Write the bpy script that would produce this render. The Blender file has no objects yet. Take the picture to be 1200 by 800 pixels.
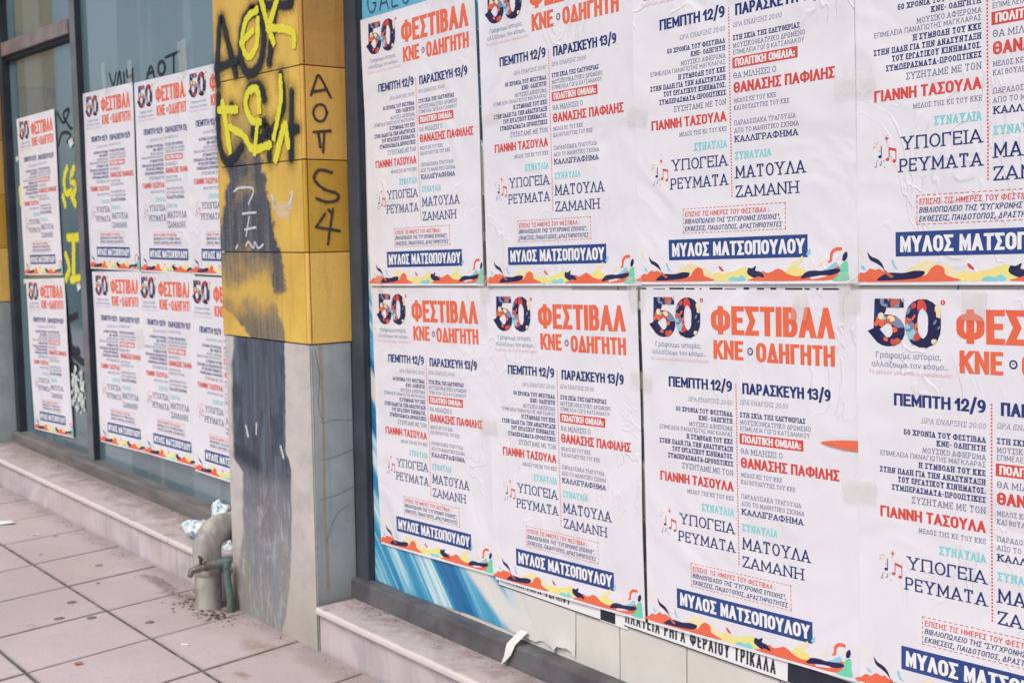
import bpy, bmesh, math, random
import numpy as np
from mathutils import Matrix, Vector, noise as mnoise
from mathutils.geometry import delaunay_2d_cdt

# ------------------------------------------------------------------ scene, camera, light
S = bpy.context.scene
COL = S.collection
EYE = 1.6245                      # eye height above the pavement at the pillar
cam_d = bpy.data.cameras.new('camera'); cam = bpy.data.objects.new('camera', cam_d); COL.objects.link(cam)
S.camera = cam
cam_d.sensor_width = 36.0; cam_d.sensor_fit = 'HORIZONTAL'
cam_d.lens = 1433.0 / 1200.0 * 36.0
cam_d.clip_start = 0.05; cam_d.clip_end = 500
r_ = Vector((0.6455364, 0.7636144, -0.0132600)); u_ = Vector((-0.0608326, 0.0687175, 0.9957797)); f_ = Vector((-0.7613029, 0.6420055, -0.0908123))
cam.matrix_world = Matrix(((r_.x, u_.x, -f_.x, 0), (r_.y, u_.y, -f_.y, 0), (r_.z, u_.z, -f_.z, EYE), (0, 0, 0, 1)))
cam_d.dof.use_dof = True; cam_d.dof.focus_distance = 3.15; cam_d.dof.aperture_fstop = 6.0

SUN_AZ = Vector((0.30, -0.95)); SUN_EL = math.radians(52)
W = bpy.data.worlds.new('World'); S.world = W; W.use_nodes = True
nt = W.node_tree; nt.nodes.clear()
sky = nt.nodes.new('ShaderNodeTexSky'); sky.sky_type = 'NISHITA'; sky.sun_disc = False
sky.sun_elevation = SUN_EL; sky.sun_rotation = math.atan2(SUN_AZ.x, SUN_AZ.y); sky.air_density = 1.0; sky.dust_density = 3.0
hs = nt.nodes.new('ShaderNodeHueSaturation'); hs.inputs['Saturation'].default_value = 0.80
bg = nt.nodes.new('ShaderNodeBackground'); bg.inputs['Strength'].default_value = 0.10
wo = nt.nodes.new('ShaderNodeOutputWorld')
nt.links.new(sky.outputs[0], hs.inputs['Color']); nt.links.new(hs.outputs[0], bg.inputs['Color']); nt.links.new(bg.outputs[0], wo.inputs[0])
sl = bpy.data.lights.new('sun', 'SUN'); sl.energy = 1.25; sl.angle = math.radians(20); sl.color = (1.0, 0.95, 0.93)
so = bpy.data.objects.new('sun', sl); COL.objects.link(so)
sd = Vector((SUN_AZ.x * math.cos(SUN_EL), SUN_AZ.y * math.cos(SUN_EL), math.sin(SUN_EL)))
so.rotation_euler = sd.to_track_quat('Z', 'Y').to_euler(); so.location = (0, -4, 6)
vs = S.view_settings; vs.view_transform = 'Standard'; vs.look = 'None'; vs.gamma = 1.0; vs.use_curve_mapping = False
vs.exposure = 0.48

random.seed(7)
# ------------------------------------------------------------------ layout (metres; x along the wall, y into it, z from eye level)
Y_GLASS = 2.62      # posters and boards of the near bay
Y_LEFT = 2.72       # glass of the far bay
Y_PIL = 2.40        # front of pillars and of the marble step
SLOPE = 0.0197      # the street falls to the right
def zg(x): return -1.703 - SLOPE * x          # pavement
def zl(x): return -1.5215 - SLOPE * x         # top of marble step

# ------------------------------------------------------------------ materials
def lin(c): return tuple(((v / 255) / 12.92) if v / 255 <= 0.04045 else (((v / 255) + 0.055) / 1.055) ** 2.4 for v in c)
def refl(r, g, b, k=0.80):
    """reflectance of a colour judged against white paper of reflectance k"""
    w = lin((228, 221, 233)); c = lin((r, g, b))
    return tuple(min(0.85, c[i] / w[i] * k) for i in range(3))
class NT:
    def __init__(s, name):
        s.m = bpy.data.materials.new(name); s.m.use_nodes = True; s.t = s.m.node_tree
        s.b = s.t.nodes['Principled BSDF']; s.out = s.t.nodes['Material Output']
    def n(s, typ, **kw):
        nd = s.t.nodes.new(typ)
        for k, v in kw.items(): setattr(nd, k, v)
        return nd
    def set(s, sock, v):
        if isinstance(v, bpy.types.NodeSocket): s.t.links.new(v, sock)
        else: sock.default_value = (tuple(v) + (1,) if (hasattr(v, '__len__') and len(v) == 3 and sock.type == 'RGBA') else v)
    def math(s, op, a, b=0.0, c=0.0, clamp=False):
        nd = s.n('ShaderNodeMath', operation=op, use_clamp=clamp)
        for i, v in enumerate((a, b, c)): s.set(nd.inputs[i], v)
        return nd.outputs[0]
    def mix(s, f, a, b):
        nd = s.n('ShaderNodeMix', data_type='RGBA'); s.set(nd.inputs[0], f); s.set(nd.inputs[6], a); s.set(nd.inputs[7], b); return nd.outputs[2]
    def noise(s, vec, scale, detail=4, rough=0.55, dist=0.0):
        nd = s.n('ShaderNodeTexNoise'); s.set(nd.inputs['Vector'], vec); nd.inputs['Scale'].default_value = scale
        nd.inputs['Detail'].default_value = detail; nd.inputs['Roughness'].default_value = rough; nd.inputs['Distortion'].default_value = dist
        return nd.outputs['Fac']
    def step(s, v, a, b):                      # smoothstep a->b
        nd = s.n('ShaderNodeMapRange', interpolation_type='SMOOTHSTEP'); s.set(nd.inputs[0], v)
        s.set(nd.inputs[1], a); s.set(nd.inputs[2], b); return nd.outputs[0]
    def obj(s, scale=(1, 1, 1), rnd=True):
        tc = s.n('ShaderNodeTexCoord'); mp = s.n('ShaderNodeMapping'); mp.inputs['Scale'].default_value = scale
        s.t.links.new(tc.outputs['Object'], mp.inputs[0])
        if rnd:
            oi = s.n('ShaderNodeObjectInfo'); cb = s.n('ShaderNodeCombineXYZ')
            m = s.math('MULTIPLY', oi.outputs['Random'], 37.0); s.set(cb.inputs[0], m); s.set(cb.inputs[2], m); s.t.links.new(cb.outputs[0], mp.inputs['Location'])
        return mp.outputs[0]
    def pos(s, scale=(1, 1, 1)):
        g = s.n('ShaderNodeNewGeometry'); mp = s.n('ShaderNodeMapping'); mp.inputs['Scale'].default_value = scale
        s.t.links.new(g.outputs['Position'], mp.inputs[0]); return mp.outputs[0]
    def xyz(s):
        g = s.n('ShaderNodeNewGeometry'); sp = s.n('ShaderNodeSeparateXYZ'); s.t.links.new(g.outputs['Position'], sp.inputs[0])
        return sp.outputs[0], sp.outputs[1], s.math('SUBTRACT', sp.outputs[2], EYE)
    def curve(s, v, pts):
        """piecewise-linear function of v through pts [(v, y), ...]"""
        pts = sorted(pts); v0, v1 = pts[0][0], pts[-1][0]; ys = [p[1] for p in pts]; y0, y1 = min(ys), max(ys); dy = (y1 - y0) or 1
        t = s.math('DIVIDE', s.math('SUBTRACT', v, v0), v1 - v0, clamp=True)
        fc = s.n('ShaderNodeFloatCurve'); cv = fc.mapping.curves[0]
        P = [((a - v0) / (v1 - v0), (b - y0) / dy) for a, b in pts]
        cv.points[0].location = P[0]; cv.points[1].location = P[-1]
        for p in P[1:-1]: cv.points.new(*p)
        for p in cv.points: p.handle_type = 'VECTOR'
        fc.mapping.update(); s.set(fc.inputs['Value'], t)
        return s.math('MULTIPLY_ADD', fc.outputs[0], dy, y0)
    def bump(s, h, strength, dist=0.01, normal=None):
        nd = s.n('ShaderNodeBump'); s.set(nd.inputs['Height'], h); nd.inputs['Strength'].default_value = strength; nd.inputs['Distance'].default_value = dist
        if normal is not None: s.set(nd.inputs['Normal'], normal)
        return nd.outputs[0]
    def fin(s, color, rough=0.5, normal=None, spec=None, metal=0.0):
        s.set(s.b.inputs['Base Color'], color); s.set(s.b.inputs['Roughness'], rough); s.b.inputs['Metallic'].default_value = metal
        if normal is not None: s.set(s.b.inputs['Normal'], normal)
        if spec is not None: s.b.inputs['Specular IOR Level'].default_value = spec
        return s.m

def simple(name, c1, c2=None, rough=0.6, scale=8, bump=0.0, bscale=60, metal=0.0, stretch=(1, 1, 1), spec=None):
    t = NT(name); v = t.obj(stretch); c2 = c2 or tuple(x * 0.85 for x in c1)
    col = t.mix(t.step(t.noise(v, scale, 6, 0.6), 0.32, 0.68), c1, c2)
    nrm = t.bump(t.noise(v, bscale, 5), bump, 0.004) if bump else None
    return t.fin(col, rough, nrm, metal=metal, spec=spec)

M = {}
def paper_mat():
    t = NT('poster_paper'); v = t.obj()
    col = t.mix(t.step(t.noise(v, 2.2, 5), 0.35, 0.7), (0.80, 0.785, 0.815), (0.76, 0.74, 0.775))
    big = t.noise(v, 2.6, 2, 0.5, 1.5); cre = t.noise(t.obj((1.0, 1.0, 0.35)), 13, 3, 0.5, 0.8)
    h = t.math('ADD', t.math('MULTIPLY', big, 1.0), t.math('MULTIPLY', cre, 0.16))
    rid = t.math('ABSOLUTE', t.math('SUBTRACT', t.noise(t.obj((1, 1, .6)), 5.5, 2, .5, 2.2), .5)); h = t.math('ADD', h, t.math('MULTIPLY', t.step(rid, .035, .0), t.math('MULTIPLY', t.step(t.noise(v, 2.1, 2), .50, .62), .10)))
    return t.fin(col, t.math('MULTIPLY_ADD', t.noise(v, 5), 0.2, 0.38), t.bump(h, 0.5, 0.03), spec=0.4)
M['paper'] = paper_mat()
INK = dict(navy=(36, 50, 112), grey=(92, 98, 134), pale=(138, 138, 168), blue=(44, 66, 130), orange=(226, 102, 76), red=(204, 72, 68), teal=(128, 196, 208), pink=(214, 150, 168),
           cream=(238, 210, 172), yellow=(242, 208, 138), green=(110, 195, 170), dark=(40, 38, 80), white=(234, 228, 238), black=(44, 44, 58), skyblue=(140, 190, 215), brown=(190, 95, 75), dusk=(120, 130, 165))
def ink(n):
    k = 'ink_' + n
    if k not in M:
        t = NT(k); c = refl(*INK[n]); v = t.obj()
        col = t.mix(t.step(t.noise(v, 9, 4), 0.3, 0.75), c, tuple(min(.8, x * 1.12 + 0.012) for x in c))
        M[k] = t.fin(col, 0.5, spec=0.18)
    return M[k]

# ------------------------------------------------------------------ object helpers
def link(o): COL.objects.link(o); return o
def tag(o, label=None, cat=None, group=None, kind=None):
    for k, v in (('label', label), ('category', cat), ('group', group), ('kind', kind)):
        if v: o[k] = v
    return o
def thing(name, loc, label, cat, group=None):
    o = link(bpy.data.objects.new(name, None)); o.empty_display_size = 0.1
    o.location = (loc[0], loc[1], loc[2] + EYE); return tag(o, label, cat, group)

class MB:
    """collects shapes in layout coordinates and links them as one mesh object"""
    def __init__(s): s.v = []; s.f = []; s.mi = []; s.uv = None; s.sm = []
    def add(s, vs, fs, mi=0, smooth=False):
        o = len(s.v); s.v += [tuple(p) for p in vs]
        for f in fs: s.f.append(tuple(i + o for i in f)); s.mi.append(mi); s.sm.append(smooth)
        return s
    def bm(s, bm, mi=0, smooth=False):
        bm.verts.index_update(); s.add([v.co[:] for v in bm.verts], [[v.index for v in f.verts] for f in bm.faces], mi, smooth); bm.free(); return s
    def box(s, x0, x1, y0, y1, z0, z1, bev=0.0, seg=2, shear=False, mi=0, jitter=0.0):
        bm = bmesh.new(); bmesh.ops.create_cube(bm, size=1)
        for v in bm.verts: v.co = Vector((x0 + (v.co.x + .5) * (x1 - x0), y0 + (v.co.y + .5) * (y1 - y0), z0 + (v.co.z + .5) * (z1 - z0)))
        if bev: bmesh.ops.bevel(bm, geom=list(bm.edges), offset=bev, segments=seg, profile=0.5, affect='EDGES')
        if shear:
            for v in bm.verts: v.co.z -= SLOPE * v.co.x
        return s.bm(bm, mi)
    def tube(s, pts, rad, n=16, mi=0, caps=True):
        pts = [Vector(p) for p in pts]; rad = rad if hasattr(rad, '__len__') else [rad] * len(pts)
        rings = []; up = None
        for i, p in enumerate(pts):
            t = (pts[min(i + 1, len(pts) - 1)] - pts[max(i - 1, 0)]).normalized()
            if up is None: up = t.orthogonal().normalized()
            up = (up - t * up.dot(t)).normalized(); sd_ = t.cross(up)
            rings.append([p + (up * math.cos(a) + sd_ * math.sin(a)) * rad[i] for a in [2 * math.pi * k / n for k in range(n)]])
        vs = [v[:] for r in rings for v in r]; fs = []
        for i in range(len(rings) - 1):
            for k in range(n): fs.append((i * n + k, i * n + (k + 1) % n, (i + 1) * n + (k + 1) % n, (i + 1) * n + k))
        s.add(vs, fs, mi, True)
        if caps: s.add(vs[:n], [tuple(range(n))[::-1]], mi); s.add(vs[-n:], [tuple(range(n))], mi)
        return s
    def build(s, name, mats, parent=None, origin=None):
        me = bpy.data.meshes.new(name)
        o = Vector(origin) if origin is not None else Vector((0, 0, 0))
        if parent is not None: o = Vector(parent['o_'])
        me.from_pydata([(v[0] - o.x, v[1] - o.y, v[2] - o.z) for v in s.v], [], s.f)
        for m in (mats if isinstance(mats, (list, tuple)) else [mats]): me.materials.append(m)
        me.polygons.foreach_set('material_index', s.mi); me.polygons.foreach_set('use_smooth', s.sm)
        if s.uv is not None:
            ul = me.uv_layers.new(name='UVMap'); ul.data.foreach_set('uv', np.array(s.uv, dtype=np.float32).ravel())
        me.update()
        ob = link(bpy.data.objects.new(name, me))
        if parent is not None: ob.parent = parent
        else: ob.location = (o.x, o.y, o.z + EYE)
        return ob
_thing0 = thing
def thing(name, loc, label, cat, group=None):
    o = _thing0(name, loc, label, cat, group); o['o_'] = list(loc); return o

# strokes of spray paint or marker: strips with a distance-from-stroke map in UV
def smooth_path(p, n=6):
    p = [Vector(q) for q in p]
    if len(p) < 3: return p
    out = []
    for i in range(len(p) - 1):
        a = p[max(i - 1, 0)]; b = p[i]; c = p[i + 1]; d = p[min(i + 2, len(p) - 1)]
        for k in range(n):
            t = k / n; out.append(0.5 * ((2 * b) + (c - a) * t + (2 * a - 5 * b + 4 * c - d) * t * t + (3 * b - a - 3 * c + d) * t ** 3))
    return out + [p[-1]]
def strokes(paths, width, place, smooth=True, lift=0.00012, rnd=0.12, flat=False):
    """paths in a wall's own 2-D axes; place(u, v, h) -> layout point"""
    mb = MB(); mb.uv = []
    for si, path in enumerate(paths):
        p = smooth_path([(a, b, 0) for a, b in path]) if smooth else [Vector((a, b, 0)) for a, b in path]
        w = width * (1 + random.uniform(-rnd, rnd)) / 2; h = 0.0004 + lift * si
        q = [p[0] - (p[1] - p[0]).normalized() * w] + p + [p[-1] + (p[-1] - p[-2]).normalized() * w]
        L = []
        for i, c in enumerate(q):
            t = (q[min(i + 1, len(q) - 1)] - q[max(i - 1, 0)]).normalized(); nr = Vector((-t.y, t.x, 0))
            ww = w * (1 + 0.10 * math.sin(i * 1.7 + si))
            e = (0.0 if flat else 1.0) if i in (0, len(q) - 1) else 0.0; ww *= 0.8 if (flat and e == 0 and i in (0, len(q) - 1)) else 1
            L.append((c + nr * ww, c - nr * ww, e))
        for i in range(len(L) - 1):
            (a, b, e0), (c, d, e1) = L[i], L[i + 1]
            mb.add([place(v.x, v.y, h) for v in (a, b, d, c)], [(0, 1, 2, 3)])
            mb.uv += [(e0, 1), (e0, -1), (e1, -1), (e1, 1)]
    return mb
def spray_mat(name, c, core=0.55, opac=0.95, streak=0.25, nscale=40):
    t = NT(name); uv = t.n('ShaderNodeUVMap'); ln = t.n('ShaderNodeVectorMath', operation='LENGTH'); t.t.links.new(uv.outputs[0], ln.inputs[0])
    v = t.obj(rnd=False); nz = t.noise(v, nscale, 4)
    d = t.math('ADD', ln.outputs['Value'], t.math('MULTIPLY', t.math('SUBTRACT', nz, 0.5), streak))
    a = t.math('MULTIPLY', t.math('SUBTRACT', 1.0, t.step(d, core, 1.0)), opac)
    t.fin(t.mix(nz, c, tuple(min(0.8, x * 1.25) for x in c)), 0.5)
    t.set(t.b.inputs['Alpha'], a); return t.m
M['spray_black'] = spray_mat('black_spray_paint', refl(26, 27, 38), 0.32, 0.97, 0.2)
M['spray_mist'] = spray_mat('black_overspray', refl(40, 38, 46), 0.10, 0.32, 1.3, 170)
M['spray_yellow'] = spray_mat('yellow_spray_paint', refl(242, 214, 56), 0.60, 0.90, 0.9, 60)
M['spray_white'] = spray_mat('white_chalky_paint', refl(205, 202, 212), 0.5, 0.8, 0.9, 120)
M['marker'] = spray_mat('black_marker', refl(58, 44, 40), 0.6, 0.9, 0.7, 120)
M['rust'] = spray_mat('rust_streak', refl(178, 146, 106), 0.0, 0.55, 1.0, 24)
M['crack'] = spray_mat('crack_line', refl(96, 96, 102), 0.2, 0.75, 1.2, 60)

# ------------------------------------------------------------------ lettering: skeleton alphabet with slab or plain terminals
def arc(cx, cy, rx, ry, a0, a1, n=9): return [(cx + rx * math.cos(math.radians(a0 + (a1 - a0) * i / n)), cy + ry * math.sin(math.radians(a0 + (a1 - a0) * i / n))) for i in range(n + 1)]
def oval(k): # upright rounded oval in the unit box; k = end radius
    return arc(.5, 1 - k, .5, k, 180, 0) + arc(.5, k, .5, k, 0, -180) + [(0, 1 - k)]
def bowl(y0, y1, x=1.0, st=0.0):
    r = (y1 - y0) / 2; k = x * 0.62
    return [(st, y1), (k, y1)] + arc(k, (y0 + y1) / 2, x - k, r, 90, -90, 8)[1:-1] + [(k, y0), (st, y0)]
def glyph_def(c, k):
    # width, polylines, serif feet [(x, y, lo, hi)], arm ticks [(x, y, dir)]
    O = oval(k)
    D = {
     'Α': (.98, [[(0, 0), (.5, 1), (1, 0)], [(.2, .3), (.8, .3)]], [(0, 0), (1, 0)], []),
     'Β': (.80, [[(0, 0), (0, 1)], bowl(.53, 1, .92), bowl(0, .53, 1)], [], []),
     'Γ': (.70, [[(1, 1), (0, 1), (0, 0)]], [(0, 0)], [(1, 1, -1)]),
     'Δ': (.98, [[(0, 0), (.5, 1), (1, 0)], [(0, 0), (1, 0)]], [], []),
     'Ε': (.72, [[(1, 1), (0, 1), (0, 0), (1, 0)], [(0, .52), (.82, .52)]], [], [(1, 1, -1), (1, 0, 1)]),
     'Ζ': (.78, [[(0, 1), (1, 1), (0, 0), (1, 0)]], [], [(0, 1, -1), (1, 0, 1)]),
     'Η': (.92, [[(0, 0), (0, 1)], [(1, 0), (1, 1)], [(0, .52), (1, .52)]], [(0, 0), (1, 0), (0, 1), (1, 1)], []),
     'Θ': (.92, [O, [(.22, .5), (.78, .5)]], [], []),
     'Ι': (.0, [[(.5, 0), (.5, 1)]], [(.5, 0), (.5, 1)], []),
     'Κ': (.88, [[(0, 0), (0, 1)], [(1, 1), (.14, .47)], [(.32, .60), (1, 0)]], [(0, 0), (1, 0), (0, 1), (1, 1)], []),
     'Λ': (.95, [[(0, 0), (.5, 1), (1, 0)]], [(0, 0), (1, 0)], []),
     'Μ': (1.10, [[(0, 0), (0, 1), (.5, .22), (1, 1), (1, 0)]], [(0, 0), (1, 0)], []),
     'Ν': (.92, [[(0, 0), (0, 1), (1, 0), (1, 1)]], [(0, 0), (1, 1)], []),
     'Ξ': (.78, [[(0, 1), (1, 1)], [(.12, .52), (.88, .52)], [(0, 0), (1, 0)]], [], [(0, 1, -1), (1, 1, -1), (0, 0, 1), (1, 0, 1)]),
     'Ο': (.92, [O], [], []),
     'Π': (.92, [[(0, 0), (0, 1), (1, 1), (1, 0)]], [(0, 0), (1, 0)], []),
     'Ρ': (.76, [[(0, 0), (0, 1)], bowl(.44, 1, 1)], [(0, 0)], []),
     'Σ': (.78, [[(1, 1), (0, 1), (.56, .5), (0, 0), (1, 0)]], [], [(1, 1, -1), (1, 0, 1)]),
     'Τ': (.82, [[(0, 1), (1, 1)], [(.5, 1), (.5, 0)]], [(.5, 0)], [(0, 1, -1), (1, 1, -1)]),
     'Υ': (.92, [[(0, 1), (.5, .44), (1, 1)], [(.5, .44), (.5, 0)]], [(.5, 0), (0, 1), (1, 1)], []),
     'Φ': (1.42, [[(x, .5 + (y - .5) * .74) for x, y in O], [(.5, 0), (.5, 1)]], [(.5, 0), (.5, 1)], []),
     'Χ': (.92, [[(0, 0), (1, 1)], [(0, 1), (1, 0)]], [(0, 0), (1, 0), (0, 1), (1, 1)], []),
     'Ψ': (1.05, [[(.5, 0), (.5, 1)], [(0, 1)] + arc(.5, .62, .5, .34, 180, 360) + [(1, 1)]], [(.5, 0), (0, 1), (1, 1)], []),
     'Ω': (.98, [[(0, 0), (.34, 0), (.30, .12)] + arc(.5, .58, .5, .42, 235, -55, 14) + [(.70, .12), (.66, 0), (1, 0)]], [], []),
     'G': (.95, [arc(.5, .5, .5, .5, 45, 350, 16) + [(1, .42), (.62, .42)]], [], []),
     'L': (.65, [[(0, 1), (0, 0), (1, 0)]], [], []),
     'C': (.9, [arc(.5, .5, .5, .5, 45, 315, 14)], [], []),
     '0': (.74, [O], [], []),
     '1': (.36, [[(0, .74), (.8, 1), (.8, 0)]], [(.8, 0)], []),
     '2': (.70, [arc(.5, .70, .5, .30, 165, -10, 9) + [(.9, .48), (0, 0), (1, 0)]], [], []),
     '3': (.72, [arc(.42, .77, .52, .23, 128, -90, 10) + [(.25, .54)], [(.25, .54)] + arc(.42, .27, .58, .27, 90, -128, 11)], [], []),
     '5': (.72, [[(.96, 1), (.10, 1), (.05, .50)] + arc(.46, .30, .54, .30, 122, -148, 14)], [], []),
     '9': (.74, [oval(.30) and arc(.5, .69, .5, .31, 0, 360, 14), [(1, .69)] + arc(.38, .45, .62, .45, 5, -80, 7)], [], []),
     '/': (.50, [[(0, -.12), (1, 1.1)]], [], []),
     ':': (.0, [[(.5, .02), (.5, .10)], [(.5, .5), (.5, .58)]], [], []), '.': (.0, [[(.5, .0), (.5, .08)]], [], []),
     ',': (.05, [[(.2, -.14), (.6, .08)]], [], []), '-': (.34, [[(0, .42), (1, .42)]], [], []),
     '"': (.22, [[(0, .75), (0, 1)], [(1, .75), (1, 1)]], [], []), '°': (.2, [arc(.5, .88, .5, .10, 0, 360, 10)], [], []),
    }
    return D[c]
LAT = str.maketrans('ABEZHIKMNOPTYX', 'ΑΒΕΖΗΙΚΜΝΟΡΤΥΧ')
#          stem, bar, serif length, oval radius, spacing, clip
STY = {'H': (.238, .178, 0, .30, .048), 'SB': (.195, .15, .13, .42, .12), 'SL': (.115, .105, .12, .5, .17), 'SM': (.145, .112, .14, .5, .13),
       'N': (.115, .10, 0, .5, .16), 'NB': (.16, .14, 0, .45, .14), 'T': (.20, .15, .10, .34, .09), 'XL': (.06, .06, 0, .5, .22)}
_gc = {}
def inside(poly, x, y):
    r = False; n = len(poly); j = n - 1
    for i in range(n):
        a, b = poly[i], poly[j]
        if (a[1] > y) != (b[1] > y) and x < (b[0] - a[0]) * (y - a[1]) / (b[1] - a[1]) + a[0]: r = not r
        j = i
    return r
def kept(r, *groups):
    """triangles of a triangulation whose middle lies in some polygon of every group"""
    out = []
    for f in r[2]:
        for k in range(1, len(f) - 1):
            a, b, c = r[0][f[0]], r[0][f[k]], r[0][f[k + 1]]; x, y = (a.x + b.x + c.x) / 3, (a.y + b.y + c.y) / 3
            if all(any(inside(q, x, y) for q in g) for g in groups): out.append([f[0], f[k], f[k + 1]])
    return out
def ccw(q):
    return q if sum(q[i - 1].x * q[i].y - q[i].x * q[i - 1].y for i in range(len(q))) > 0 else q[::-1]
def glyph(c, style, wbox):
    """triangles of one letter of cap height 1 and outline width wbox"""
    key = (c, style, round(wbox, 3))
    if key in _gc: return _gc[key]
    tv, th, ser, k, sp = STY[style]
    w, pl, feet, ticks = glyph_def(c, k)
    a = th / tv                                         # work in a space where stems and bars are equally thick
    polys = []
    def mp(p): return Vector(((tv / 2 + p[0] * (wbox - tv)) * a, th / 2 + p[1] * (1 - th)))
    def clip(poly, y, sign):
        out = []
        for i in range(len(poly)):
            p, q = poly[i - 1], poly[i]; pi, qi = (p.y - y) * sign <= 0, (q.y - y) * sign <= 0
            if pi != qi: t = (y - p.y) / (q.y - p.y); out.append(p + (q - p) * t)
            if qi: out.append(q)
        return out
    for line in pl:
        P = [mp(p) for p in line]; P = [P[0]] + [P[i] for i in range(1, len(P)) if (P[i] - P[i - 1]).length > 1e-4]; closed = (P[0] - P[-1]).length < 1e-4
        if closed: P = P[:-1]
        n = len(P); segs = n if closed else n - 1; h = th / 2
        def off(i):
            pv = P[i - 1] if (closed or i > 0) else None; nx = P[(i + 1) % n] if (closed or i < n - 1) else None
            d1 = (P[i] - pv).normalized() if pv is not None else None; d2 = (nx - P[i]).normalized() if nx is not None else None
            if d1 is None or d2 is None:
                d = d1 or d2; nr = Vector((-d.y, d.x)); axis = min(abs(d.x), abs(d.y)) < 0.02
                ext = d * (h if axis else th) * (1 if d2 is None else -1)
                return P[i] + ext + nr * h, P[i] + ext - nr * h
            n1 = Vector((-d1.y, d1.x)); n2 = Vector((-d2.y, d2.x)); m = (n1 + n2)
            if m.length < 1e-3: return P[i] + n1 * h, P[i] - n1 * h
            m.normalize(); L = h / max(0.2, m.dot(n1)); return P[i] + m * L, P[i] - m * L
        O = [off(i) for i in range(n)]
        for i in range(segs):
            j = (i + 1) % n; q = [O[i][0], O[j][0], O[j][1], O[i][1]]
            if c not in '/,': q = clip(clip(q, 1.0, 1), 0.0, -1)
            if len(q) > 2: polys.append(q)
    if ser:
        st = 0.085 if style != 'SB' else 0.13; st = {'SM': .085, 'T': .12}.get(style, st)
        for x, y in feet:
            cx = mp((x, y)).x; hw = (tv / 2 + ser) * a
            if c in 'ΗΠΙΚΧΤΥΜΝΡΓ' or style != 'T':
                y0, y1 = (0, st) if y == 0 else (1 - st, 1)
                polys.append([Vector((cx - hw, y0)), Vector((cx + hw, y0)), Vector((cx + hw, y1)), Vector((cx - hw, y1))])
        for x, y, d in ticks:
            cx = mp((x, y)).x; hw = tv / 2 * a * .9; y0, y1 = (0, .27) if y == 0 else (.73, 1)
            polys.append([Vector((cx - hw, y0)), Vector((cx + hw, y0)), Vector((cx + hw, y1)), Vector((cx - hw, y1))])
    vs = []; fs = []
    for q in polys:
        q = ccw(q); fs.append(list(range(len(vs), len(vs) + len(q)))); vs += q
    r = delaunay_2d_cdt(vs, [], fs, 0, 1e-5, True)
    tr = kept(r, polys)
    _gc[key] = ([(v.x / a, v.y) for v in r[0]], tr); return _gc[key]

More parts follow.
